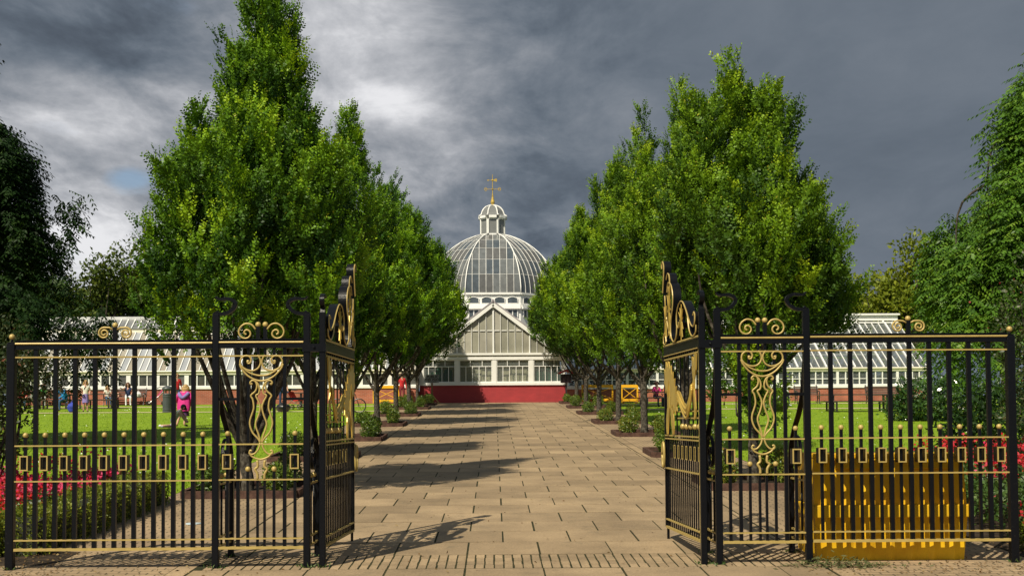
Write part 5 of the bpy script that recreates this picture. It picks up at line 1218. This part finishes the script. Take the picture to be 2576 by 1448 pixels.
def jacket(t, w, k):
    m = MB(); pts = []
    prof_ = [(.20,.10,1.36),(.24,.15,1.20),(.26,.17,1.00),(.275,.18,.80),(.25,.16,.62)]
    for rx, ry, z in prof_: pts.append([tuple(w((rx*math.cos(a)*(1+.06*math.sin(5*a+z*9)), -.08+(1.3-z)*.12+ry*math.sin(a)*(1+.08*math.cos(7*a)), z))) for a in (2*math.pi*j/22 for j in range(22))])
    m.add([p for q in pts for p in q], [(i*22+j,(i+1)*22+j,(i+1)*22+(j+1)%22,i*22+(j+1)%22) for i in range(4) for j in range(22)]); part('jacket', m, pink, t, True)
    m = MB()
    for sg in (-1,1): m.tube(catmull([w((sg*.17,-.10,1.32)),w((sg*.30,-.06,1.18)),w((sg*.33,-.08,1.05)),w((sg*.24,-.20,.94))],4), [.075*k]*4+[.085*k]*4+[.07*k]*4+[.05*k], 8)
    part('sleeve', m, pink, t, True)
    m = MB(); m.tube(catmull([w((-.20,-.02,1.34)),w((-.12,.08,1.22)),w((0,.11,1.14)),w((.12,.08,1.22)),w((.20,-.02,1.34))],4), [.05*k]+[.075*k]*15+[.05*k], 8); part('hood', m, lilac, t, True)
gA = on(462,1072.5)
person(gA, 3.0, 1.52, BEND, 'girl in a pink jacket with a lilac hood seen from behind beside the litter bin', pink, darkp, shoe_d, hair_b, .30, 'long', 'short', (darkp,.14,.20,.58), jacket)
CRAWL = dict(STAND, pelvis=(0,0,.36), waist=(.10,.02,.48), chest=(.22,0,.62), neck=(.32,0,.74), head=(.40,-.02,.82), crown=(.45,0,.89), nose=(.47,-.09,.80), shL=(.24,-.15,.68), shR=(.24,.15,.68), elL=(.40,-.20,.50), elR=(.40,.20,.50), wrL=(.50,-.16,.32), wrR=(.50,.16,.32), hipL=(-.02,-.08,.34), knL=(.12,-.16,.09), anL=(-.34,-.16,.08), toL=(-.46,-.20,.06), hipR=(-.02,.08,.34), knR=(-.10,.20,.10), anR=(-.52,.16,.10), toR=(-.64,.14,.10))
person(on(436,1076.5), 0, 1.45, CRAWL, 'child in white shorts kneeling on the grass in front of the girl in pink', white_t, cloth('white_shorts', (.62,.64,.66)), shoe_w, hair_d, .1, 'none', 'short', fat=1.25)
person(on(445,1021), .6, 1.75, STAND, 'fair haired person in red standing by the greenhouse beyond the girl in pink', redt, jeans, shoe_d, hair_b, .05, 'short')
person(on(710,1030), .5, 1.80, dict(STAND, elR=(-.26,-.06,1.14), wrR=(-.26,-.28,1.02)), 'person in dark clothes standing by the table behind the ornate gate panel, arm bare', navy, navy, shoe_d, hair_d, .06, 'none')
person(on(1011,1010), .3, 1.70, STAND, 'person in a red top standing among the trunks beside the conservatory', redt, cloth('maroon_skirt', (.18,.02,.03)), shoe_d, hair_r, .1)
person((cF.x+.75,cF.y+.05,cF.z), 1.9, 1.72, LEANSIT, 'person in a white shirt and pale blue trousers seated at a picnic table', whitecloth, paleblue, shoe_w, hair_d, .05)
person((cE.x+.1,cE.y+.72,cE.z-.02), .4, 1.70, SIT, 'person in a bright pink top seated at the shaded picnic table', pinkt, jeans, shoe_d, hair_r, .1, 'short')
person((cE.x+.75,cE.y+.75,cE.z-.02), -.3, 1.78, SIT, 'person in an orange top and pale hat at the shaded picnic table', cloth('orange_top', (.50,.12,.06)), jeans, shoe_d, M('pale_hat', (.40,.34,.28), .8), 0, 'short')
# ------------------------------------------------------------------ planters, bushes and avenue trees
ORD = ['first','second','third','fourth','fifth','sixth','seventh']
bedL = [19.9,27.4,34.7,42.9,51.3,59.5,65.6]; bedR = [20.6,28.0,36.1,43.8,52.1,59.6,66.6]
def leafbush(c, r, hgt, n, sd, hue, label, group):
    c = Vector(c); t = thing('box_bush', label, 'bush', c, group)
    a = list(blob_leaves(n, (c.x,c.y,c.z+hgt*.56), (r,r,hgt*.50), sd, .056, .034, .16, .22)); a[5] = np.clip(a[5]*.75+hue,0,1)
    leaf_obj('foliage', *a, bushleaf, t)
    m = MB()
    for i in range(5): an = i*1.26+sd; m.tube([(c.x,c.y,c.z-.02),(c.x+.35*r*math.cos(an),c.y+.35*r*math.sin(an),c.z+hgt*.35),(c.x+.7*r*math.cos(an),c.y+.7*r*math.sin(an),c.z+hgt*.75)], [.012,.009,.004], 5)
    part('stem', m, bark, t)
def bed(xc, y0, i, left):
    side = 'shaded' if left else 'sunlit'; o = ORD[i]; hw, L = .92, 1.75
    g0, g1_ = gz(y0), gz(y0+L); z = g0+.10
    t = thing('timber_planter', f'low brown timber tree bed, {o} from the gate on the {side} side of the path', 'planter', (xc, y0, g0), 'timber tree beds along the path')
    for a, b in (((xc-hw,y0),(xc+hw,y0)),((xc-hw,y0+L),(xc+hw,y0+L)),((xc-hw,y0+.04),(xc-hw,y0+L-.04)),((xc+hw,y0+.04),(xc+hw,y0+L-.04))):
        m = MB(); za, zb_ = gz(a[1]), gz(b[1]); m.beam((a[0],a[1],za+.05),(b[0],b[1],zb_+.05), .07, .15); part('edging_board', m, wood, t)
    m = MB(); m.quad((xc-hw,y0,g0+.035),(xc+hw,y0,g0+.035),(xc+hw,y0+L,g1_+.035),(xc-hw,y0+L,g1_+.035)); part('soil', m, soil, t)
    rd = random.Random(i*7+left*50)
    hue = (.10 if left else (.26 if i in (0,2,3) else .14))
    names = ['front path','front lawn','back path','back lawn']
    sp = 1 if left else -1
    for k, (ax, ay) in enumerate(((.62,.35),(-.55,.32),(.60,1.40),(-.60,1.38))):
        if i == 0 and k > 1 and not left: pass
        x = xc+sp*ax*hw*rd.uniform(.85,1.1); y = y0+ay*rd.uniform(.9,1.1)
        leafbush((x,y,gz(y)+.03), rd.uniform(.20,.29), rd.uniform(.42,.60), 800 if i > 2 else 1150, i*10+k+(100 if left else 0), hue+rd.uniform(-.06,.10), f'small box bush at the {names[k]} corner of the {o} timber bed, {side} side', 'small box bushes in the timber beds')
for i, y in enumerate(bedL): bed(-4.10, y, i, True)
for i, y in enumerate(bedR): bed(4.52, y, i, False)
TG = 'upright hornbeam trees lining the path'
# first tree of each row, nearest the gate
TL = [(.26,0,2.7,9.15,.74),(.42,.15,3.2,8.5,.5),(-.05,-.15,2.2,7.1,1.0),(-.80,-.3,2.0,6.2,.62),(-1.02,.2,1.9,5.3,.54),(-.5,-1.0,1.9,5.7,.78),(.45,-1.05,1.9,5.6,.80),(.95,-.5,2.1,6.1,.72),(1.3,.1,2.0,5.4,.60),(.9,.9,2.1,5.9,.75),(-.5,1.0,2.1,6.0,.72),(-.98,-.75,1.7,4.5,.5),(1.15,-.8,1.7,4.5,.55),(0,-1.25,1.6,4.3,.66),(.22,.2,2.4,8.2,.66)]
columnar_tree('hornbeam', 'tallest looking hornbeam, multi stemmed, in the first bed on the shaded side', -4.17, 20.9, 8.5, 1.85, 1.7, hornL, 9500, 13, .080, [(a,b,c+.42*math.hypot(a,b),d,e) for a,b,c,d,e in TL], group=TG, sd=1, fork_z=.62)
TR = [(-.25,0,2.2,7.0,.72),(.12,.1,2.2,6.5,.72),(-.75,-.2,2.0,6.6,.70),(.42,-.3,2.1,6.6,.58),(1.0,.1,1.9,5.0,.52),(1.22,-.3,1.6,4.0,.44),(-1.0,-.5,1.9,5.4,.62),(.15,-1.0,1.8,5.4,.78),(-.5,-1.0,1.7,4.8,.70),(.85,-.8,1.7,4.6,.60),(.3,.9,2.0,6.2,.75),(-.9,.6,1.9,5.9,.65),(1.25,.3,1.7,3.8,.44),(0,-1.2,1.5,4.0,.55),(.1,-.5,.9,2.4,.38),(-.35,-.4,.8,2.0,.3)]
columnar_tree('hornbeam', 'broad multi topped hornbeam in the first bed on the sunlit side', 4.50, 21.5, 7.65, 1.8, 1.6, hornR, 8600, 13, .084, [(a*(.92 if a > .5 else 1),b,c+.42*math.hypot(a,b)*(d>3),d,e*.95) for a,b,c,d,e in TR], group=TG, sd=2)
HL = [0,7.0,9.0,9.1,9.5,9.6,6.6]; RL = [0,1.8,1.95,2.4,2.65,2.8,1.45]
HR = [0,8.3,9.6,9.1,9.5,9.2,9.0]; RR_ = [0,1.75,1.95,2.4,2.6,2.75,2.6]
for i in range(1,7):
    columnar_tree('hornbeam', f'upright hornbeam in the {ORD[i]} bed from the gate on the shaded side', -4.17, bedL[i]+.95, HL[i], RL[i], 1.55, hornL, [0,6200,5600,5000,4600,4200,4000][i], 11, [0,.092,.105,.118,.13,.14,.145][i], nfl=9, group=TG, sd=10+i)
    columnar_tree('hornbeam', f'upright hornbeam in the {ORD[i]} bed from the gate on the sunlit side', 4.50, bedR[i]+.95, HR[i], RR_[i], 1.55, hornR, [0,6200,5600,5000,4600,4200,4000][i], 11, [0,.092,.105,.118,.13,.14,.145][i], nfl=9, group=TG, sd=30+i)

# ------------------------------------------------------------------ weeping ash trees
def weeping_tree(c, top, rad, low, label, mat, nstr, sd, Lf, cascades=()):
    """arching boughs with long hanging strands of compound leaves"""
    c = Vector(c); rs = np.random.default_rng(sd); t = thing('weeping_tree', label, 'tree', c)
    Ps, Ds, Ns, Ls, Ws, Ts = [], [], [], [], [], []
    tm = MB(); H_ = top-c.z
    strands = []
    nb = 44
    for i in range(nb):                              # boughs arch out and each carries its own curtain
        th = (i+rs.uniform(-.4,.4))*2.39996; br = rad*math.sqrt(rs.uniform(.08,1.0))*1.06; zb = c.z+H_*(1-.62*min(br/rad,1.05)**1.7)*rs.uniform(.84,1.03)
        for j in range(nstr//nb):
            f = rs.uniform(.45,1.06); rr = br*f; lat = rs.normal(0,.16+.10*f); zt = zb+(1-f)*.9*(H_*.12)+rs.normal(0,.10)-max(0,f-.85)*1.6
            ln = rs.uniform(.35,1)**.8*rs.uniform(1.2,3.2); ln = max(.35, min(ln, zt-c.z-low*rs.uniform(.7,1.3)))
            strands.append((c.x+rr*math.cos(th)-lat*math.sin(th), c.y+rr*math.sin(th)+lat*math.cos(th), zt, ln, th))
    for cx, cy, cz, n_, sp in cascades:
        for i in range(n_): strands.append((cx+rs.normal(0,sp), cy+rs.normal(0,sp*.7), cz+rs.normal(0,sp*.5), rs.uniform(.6,1.9), rs.random()*6.28))
    for x, y, zt, ln, th in strands:
        k = int(ln/.16)+2; f = np.arange(k)/k
        px = x+.35*np.sin(f*1.3)*math.cos(th)*ln*.3; py = y+.35*np.sin(f*1.3)*math.sin(th)*ln*.3; pz = zt-ln*f
        for j in range(k):                           # compound leaf: leaflets both sides of a drooping stalk
            a = rs.random()*6.28; d = np.array([math.cos(a)*.8+math.cos(th)*.5, math.sin(a)*.8+math.sin(th)*.5, -.55]); d /= np.linalg.norm(d); s_ = np.cross(d,[0,0,1.]); s_ /= np.linalg.norm(s_)+1e-9; nn = np.cross(s_,d)
            L_ = Lf*3.0*rs.uniform(.7,1.2); q = np.linspace(.25,1,4); tb = rs.beta(2,2.4)
            for m_ in q:
                p = np.array([px[j],py[j],pz[j]])+d*L_*m_
                for sg in (-1,1):
                    Ps.append(p); Ds.append(d*.55+s_*sg*.8+np.array([0,0,-.35])); Ns.append(nn+rs.normal(0,.3,3)); Ls.append(Lf*rs.uniform(.8,1.2)); Ts.append(tb+rs.normal(0,.07))
    Ls = np.array(Ls); leaf_obj('crown', np.array(Ps), np.array(Ds), np.array(Ns), Ls, Ls*.36, np.array(Ts), mat, t)
    tm.tube(catmull([(c.x,c.y,c.z-.1),(c.x+.1,c.y,c.z+H_*.3),(c.x-.1,c.y,c.z+H_*.6),(c.x,c.y,c.z+H_*.9)],4), [.30]*5+[.22]*4+[.12]*4, 9); part('trunk', tm, bark, t, True)
    for i in range(16):
        a = i*.39*2.4; rr = rad*random.uniform(.45,.75); zt = c.z+H_*(1-.62*(rr/rad)**1.7)*.86-.3
        m = MB(); pts = catmull([(c.x,c.y,c.z+H_*random.uniform(.40,.6)),(c.x+rr*.5*math.cos(a),c.y+rr*.5*math.sin(a),zt+.35),(c.x+rr*math.cos(a),c.y+rr*math.sin(a),zt-.2),(c.x+rr*1.05*math.cos(a),c.y+rr*1.05*math.sin(a),zt-1.8)],5); m.tube(pts, [.06*(1-.85*q/(len(pts)-1)) for q in range(len(pts))], 5); part('bough', m, bark, t, True)
    return t
weeping_tree((13.05,26.5,gz(26.5)), 11.7, 3.75, 1.7, 'tall bright green weeping tree with long compound leaves beside the laurel bush', ashleaf, 2100, 5, .125)
e = P(170,500,33); e2 = P(215,800,33); e3 = P(130,690,33); e4 = P(150,600,33)
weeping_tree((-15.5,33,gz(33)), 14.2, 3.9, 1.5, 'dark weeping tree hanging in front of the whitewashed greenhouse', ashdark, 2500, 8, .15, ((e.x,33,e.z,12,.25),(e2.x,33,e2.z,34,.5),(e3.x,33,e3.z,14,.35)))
# ------------------------------------------------------------------ shrubs
def shrub(name, c, blobs, mat, label, Lf, Wf, sd, cat='shrub', stems=7, bt=0.0, lump=.2):
    c = Vector(c); t = thing(name, label, cat, c); arr = []
    for i, (dx,dy,z,rx,ry,rz,n) in enumerate(blobs): arr.append(blob_leaves(n, (c.x+dx,c.y+dy,c.z+z), (rx,ry,rz), sd+i, Lf, Wf, lump, .26))
    a = list(cat6(arr)); a[5] = np.clip(a[5]+bt,0,1)
    leaf_obj('foliage', *a, mat, t); m = MB()
    for i in range(stems):
        b = blobs[i % len(blobs)]; m.tube(catmull([(c.x+random.uniform(-.2,.2),c.y+random.uniform(-.1,.1),c.z-.05),(c.x+b[0]*.5+random.uniform(-.2,.2),c.y+b[1]*.5,c.z+b[2]*.5),(c.x+b[0]+random.uniform(-.4,.4)*b[3],c.y+b[1],c.z+b[2]+b[5]*.6)],4), [.03]*3+[.02]*3+[.008]*3, 5)
    part('stem', m, bark, t); return t
cs = (-7.15,17.6,gz(17.6))
coto = shrub('cotoneaster', cs, [(-.15,0,2.05,.85,.7,.80,3600),(.50,.1,2.0,.50,.5,.48,1500),(-.6,0,1.3,.8,.7,.9,2400),(.12,.1,1.25,.42,.45,.6,900),(-.3,-.2,.6,.5,.5,.6,800)], cotoL, 'cotoneaster bush with small glossy reddish leaves at the flower bed end of the railing', .06, .034, 40, stems=12)
cs2 = (8.35,18.2,gz(18.2))
shrub('berry_bush', cs2, [(.2,0,2.6,1.0,.8,1.1,3600),(-.35,.1,2.5,.6,.6,.9,1500),(.1,0,1.4,.95,.8,.9,1800)], cotoL, 'tall bush with reddish berries behind the end of the yellow bin railing', .065, .036, 60, stems=12)
n = 90; b = blob_leaves(n, (cs2[0]+.0,cs2[1],cs2[2]+2.7), (1.1,.9,1.2), 77, .03, .03); o = leaf_obj('berry', *b, M('berry_red', (.22,.015,.02), .4), bpy.data.objects['berry_bush']); o['kind'] = 'stuff'
c = G(2330,1061)
shrub('laurel', (c.x+.6,c.y+1.2,c.z), [(-.2,0,.75,1.35,1.1,.85,2600),(1.2,.2,.9,1.3,1.1,1.0,2600),(-.9,.1,.5,.7,.8,.6,900),(2.6,0,.8,1.2,1,.95,1800)], laurel, 'low rounded laurel bush on the lawn at the end of the clear greenhouse', .17, .07, 80)
c = P(2545,1000,24)
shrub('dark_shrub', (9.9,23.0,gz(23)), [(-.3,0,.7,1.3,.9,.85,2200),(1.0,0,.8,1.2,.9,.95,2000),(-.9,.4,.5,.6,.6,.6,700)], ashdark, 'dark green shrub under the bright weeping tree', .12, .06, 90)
c = G(1425,1010)
shrub('box_hedge', (c.x+.5,c.y-.2,c.z), [(-.6,0,.35,.5,.4,.40,600),(.3,0,.35,.6,.4,.40,700)], bushleaf, 'clipped dark hedge at the corner of the conservatory by the notice hut', .07, .04, 95, 'hedge', 4, -.1)
c = G(1068,1011)
shrub('box_bush', (c.x,c.y,c.z), [(0,0,.3,.25,.25,.30,260)], ashdark, 'round dark bush beside the PUBLIC THIS WAY sign', .06, .035, 97, 'bush', 4)
# ------------------------------------------------------------------ flower beds
def boxhedge(name, boxes, label, sd):
    rs = np.random.default_rng(sd); t = thing(name, label, 'hedge', ((boxes[0][0]+boxes[0][2])/2,boxes[0][1],gz(boxes[0][1]))); arr = []; core = MB()
    for x0,y0,x1,y1,hh in boxes:
        areas = [(x1-x0)*(y1-y0), (x1-x0)*hh, (x1-x0)*hh, (y1-y0)*hh, (y1-y0)*hh]
        for f, ar in enumerate(areas):
            n = int(ar*2300); a, b = rs.random(n), rs.random(n); j = rs.normal(0,.028,n)
            if f == 0: p = np.stack([x0+(x1-x0)*a, y0+(y1-y0)*b, hh+j],1); nn = (0,0,1)
            elif f == 1: p = np.stack([x0+(x1-x0)*a, y0+j, hh*b],1); nn = (0,-1,0)
            elif f == 2: p = np.stack([x0+(x1-x0)*a, y1+j, hh*b],1); nn = (0,1,0)
            elif f == 3: p = np.stack([x1+j, y0+(y1-y0)*a, hh*b],1); nn = (1,0,0)
            else: p = np.stack([x0+j, y0+(y1-y0)*a, hh*b],1); nn = (-1,0,0)
            wob = .035*np.sin(p[:,0]*4.3+p[:,1]*3.1)+.02*np.sin(p[:,0]*11+p[:,1]*9); p = p+np.array(nn)*wob[:,None]
            p[:,2] += S*(p[:,1]-D); v = np.tile(np.array(nn,float),(n,1))
            arr.append((p, v*.6+rs.normal(0,.6,(n,3))+np.array([0,0,.3]), v+rs.normal(0,.6,(n,3)), rs.uniform(.025,.045,n), rs.uniform(.015,.026,n), rs.beta(2,2,n)))
        xs_ = (x0+.05,x1-.05); ys_ = (y0+.05,y1-.05); za = [gz(y)+0 for y in ys_]
        core.add([(x,y,gz(y)+dz) for dz in (-.02,hh-.06) for x,y in ((xs_[0],ys_[0]),(xs_[1],ys_[0]),(xs_[1],ys_[1]),(xs_[0],ys_[1]))], [(0,3,2,1),(4,5,6,7),(0,1,5,4),(1,2,6,5),(2,3,7,6),(3,0,4,7)])
    leaf_obj('foliage', *cat6(arr), boxleaf, t); part('filler_core', core, M('filler_dark', (.025,.028,.012), .9, 0, .4, 20), t)  # dark filler box added inside the leaves to block the view through
boxhedge('box_hedge', [(-10.5,13.75,-5.62,14.25,.46),(-5.60,14.0,-5.12,14.6,.44),(-5.58,14.62,-5.10,19.4,.45)], 'clipped box hedge edging the pink and red flower bed behind the long railing', 21)
def bedding(x0, x1, y0, y1, n, hh, sd):
    rs = np.random.default_rng(sd); X, Y = rs.uniform(x0,x1,n), rs.uniform(y0,y1,n); z = hh*np.sqrt(rs.random(n))*(1+.2*np.sin(X*3+Y*2))
    return np.stack([X,Y,S*(Y-D)+z],1), rs.normal(0,.8,(n,3))+np.array([0,0,.3]), rs.normal(0,.6,(n,3))+np.array([0,-.3,1.]), rs.uniform(.05,.09,n), rs.uniform(.04,.06,n), rs.beta(2,2.5,n)
def blooms(x0, x1, y0, y1, ncl, hh, sd, cond=None, size=.045, per=16, spread=.07):
    rs = np.random.default_rng(sd); X, Y = rs.uniform(x0,x1,ncl), rs.uniform(y0,y1,ncl)
    if cond is not None: k = cond(X,Y,rs); X, Y = X[k], Y[k]
    ncl = len(X); z = hh*(1+.2*np.sin(X*3+Y*2))*rs.uniform(.85,1.18,ncl)
    C = np.stack([X,Y,S*(Y-D)+z],1)[:,None,:]+rs.normal(0,1,(ncl,per,3))*np.array([spread,spread,spread*.7]); t = np.repeat(rs.random((ncl,1)),per,1)+rs.normal(0,.12,(ncl,per))
    m_ = ncl*per
    return C.reshape(-1,3), rs.normal(0,1,(m_,3)), rs.normal(0,.7,(m_,3))+np.array([0,-.6,.7]), size*rs.uniform(.8,1.3,m_), size*rs.uniform(.8,1.2,m_), t.ravel()
setp(leaf_obj('bedding_foliage', *cat6([bedding(-9.4,-5.62,14.3,19.5,17000,.44,1)]), plantleaf), kind='stuff')
setp(leaf_obj('red_flowers', *cat6([blooms(-8.6,-5.65,14.35,19.3,700,.43,2,lambda X,Y,rs: rs.random(len(X)) < np.clip(1.05-(X+7.5)*.28-(Y-16.5)*.2,.10,1)), blooms(-7.5,-5.6,18.3,19.4,14,.75,3)]), redpetal), kind='stuff')
setp(leaf_obj('pink_flowers', *blooms(-8.3,-5.65,15.4,19.4,460,.44,4,lambda X,Y,rs: rs.random(len(X)) < np.clip(.0+(X+7.5)*.28+(Y-16.3)*.25,.08,1)), pinkpetal), kind='stuff')
setp(leaf_obj('bedding_foliage', *cat6([bedding(6.05,9.8,14.0,19.5,17000,.66,5)]), plantleaf), kind='stuff')
setp(leaf_obj('red_flowers', *cat6([blooms(6.2,10.2,15.4,19.5,230,.72,6), blooms(6.0,9,13.95,14.3,14,.30,7)]), redpetal), kind='stuff')
setp(leaf_obj('pink_flowers', *cat6([blooms(6.15,9,14.0,14.8,60,.46,8), blooms(6.2,10.2,15.6,19,40,.62,9)]), pinkpetal), kind='stuff')
boxhedge('box_hedge', [(5.95,13.55,11,13.95,.30)], 'low dark hedge in front of the red flowers behind the yellow bin railing', 22)
# ------------------------------------------------------------------ trees far behind the greenhouses
def far_tree(c, top, rad, label, mat, n, sd, lf=.34, trunk=.3, group='trees beyond the greenhouses'):
    c = Vector(c); rs = random.Random(sd); t = thing('broadleaf_tree', label, 'tree', c, group); arr = []; H_ = top-c.z
    k = 9
    for i in range(k):
        a = rs.random()*6.28; q = rad*.6*math.sqrt(rs.random()); zz = c.z+H_*(.48+.42*(1-q/rad)*rs.uniform(.5,1.05)); r_ = rad*rs.uniform(.36,.55)
        arr.append(blob_leaves(n//k, (c.x+q*math.cos(a),c.y+q*math.sin(a)*.8,min(zz,top-r_*.8)), (r_,r_*.9,r_*.85), sd*10+i, lf, lf*.6, .3, .30))
    arr.append(blob_leaves(n//k, (c.x,c.y,top-rad*.42), (rad*.5,rad*.5,rad*.42), sd*10+99, lf, lf*.6, .3, .3)); arr.append(blob_leaves(n//k, (c.x,c.y,c.z+H_*.42), (rad*.8,rad*.7,H_*.22), sd*10+98, lf, lf*.6, .3, .35))
    leaf_obj('crown', *cat6(arr), mat, t); m = MB()
    m.tube([(c.x,c.y,c.z-.2),(c.x,c.y,c.z+H_*.4),(c.x+.2,c.y,c.z+H_*.8)], [trunk,trunk*.7,trunk*.2], 7)
    for i in range(7): a = i*.9; m.tube([(c.x,c.y,c.z+H_*(.25+.03*i)),(c.x+rad*.35*math.cos(a),c.y+rad*.3*math.sin(a),c.z+H_*.55),(c.x+rad*.6*math.cos(a),c.y+rad*.5*math.sin(a),c.z+H_*.8)], [trunk*.45,trunk*.3,trunk*.08], 5)
    part('trunk', m, bark, t)
def ft(u, vtop, Y, rad, label, mat, n, sd, lf=.34): p = P(u, vtop, Y); far_tree((p.x,Y,gz(72)), p.z, rad, label, mat, n, sd, lf)
ft(252, 640, 92, 2.7, 'smaller round topped tree behind the whitewashed greenhouse', bgleaf, 3000, 1)
ft(330, 606, 95, 3.4, 'taller round topped tree behind the whitewashed greenhouse', bgleaf, 4200, 2)
ft(410, 650, 97, 3.4, 'rounded tree half hidden behind the tallest hornbeam', bgleaf, 3600, 3)
ft(160, 690, 90, 3.0, 'dark tree behind the weeping tree beside the whitewashed greenhouse', bgleaf, 3200, 4)
ft(60, 640, 92, 4.0, 'large tree behind the dark weeping tree', bgleaf, 3200, 5)
ft(500, 690, 95, 3.5, 'tree between hornbeams behind the whitewashed greenhouse', bgleaf, 2600, 6)
ft(620, 720, 100, 4.0, 'broad tree behind the hornbeam nearest the gate', bgleaf, 2600, 7)
ft(2300, 590, 88, 2.9, 'taller olive green tree beside the bright weeping tree', bgleafy, 3600, 11)
ft(2225, 680, 90, 2.9, 'yellow green tree behind the clear greenhouse', bgleafy, 3400, 12)
ft(2155, 690, 92, 2.4, 'small yellowish tree at the gap beside the hornbeam', bgleafy, 2600, 13)
ft(2390, 640, 92, 3.6, 'tree hidden behind the bright weeping tree', bgleaf, 2600, 14)
ft(2060, 720, 95, 3.2, 'tree behind the broad multi topped hornbeam', bgleaf, 2600, 15)
ft(1960, 730, 95, 3.2, 'round tree behind the clear greenhouse, hidden by hornbeams', bgleaf, 2400, 16)
ft(2520, 650, 92, 4.0, 'tree far behind the berry bush', bgleaf, 2400, 17)

# weeds and grit at the feet of the posts
pts_ = [(wx(u), D) for u in (28,543.3,772.4,811.5,1768,1806.6,2031,2545)]+[(wx(543.3),D+.76),(wx(772.4),D+.76),(wx(1806.6),D+.76),(wx(2031),D+.76)]
C_, D_, N_, L_ = [], [], [], []
for x, y in pts_:
    for i in range(26):
        a = rng.uniform(0,6.28); r = .03+abs(rng.normal(0,.05)); C_.append((x+r*math.cos(a), y+r*math.sin(a), S*(y-D)+.002)); D_.append((rng.normal(0,.7),rng.normal(0,.7),.8)); N_.append((rng.normal(0,1),-1,rng.normal(0,.4))); L_.append(rng.uniform(.02,.07))
setp(leaf_obj('weeds', np.array(C_), np.array(D_), np.array(N_), np.array(L_), .012, rng.beta(2,2,len(C_)), plantleaf), kind='stuff')
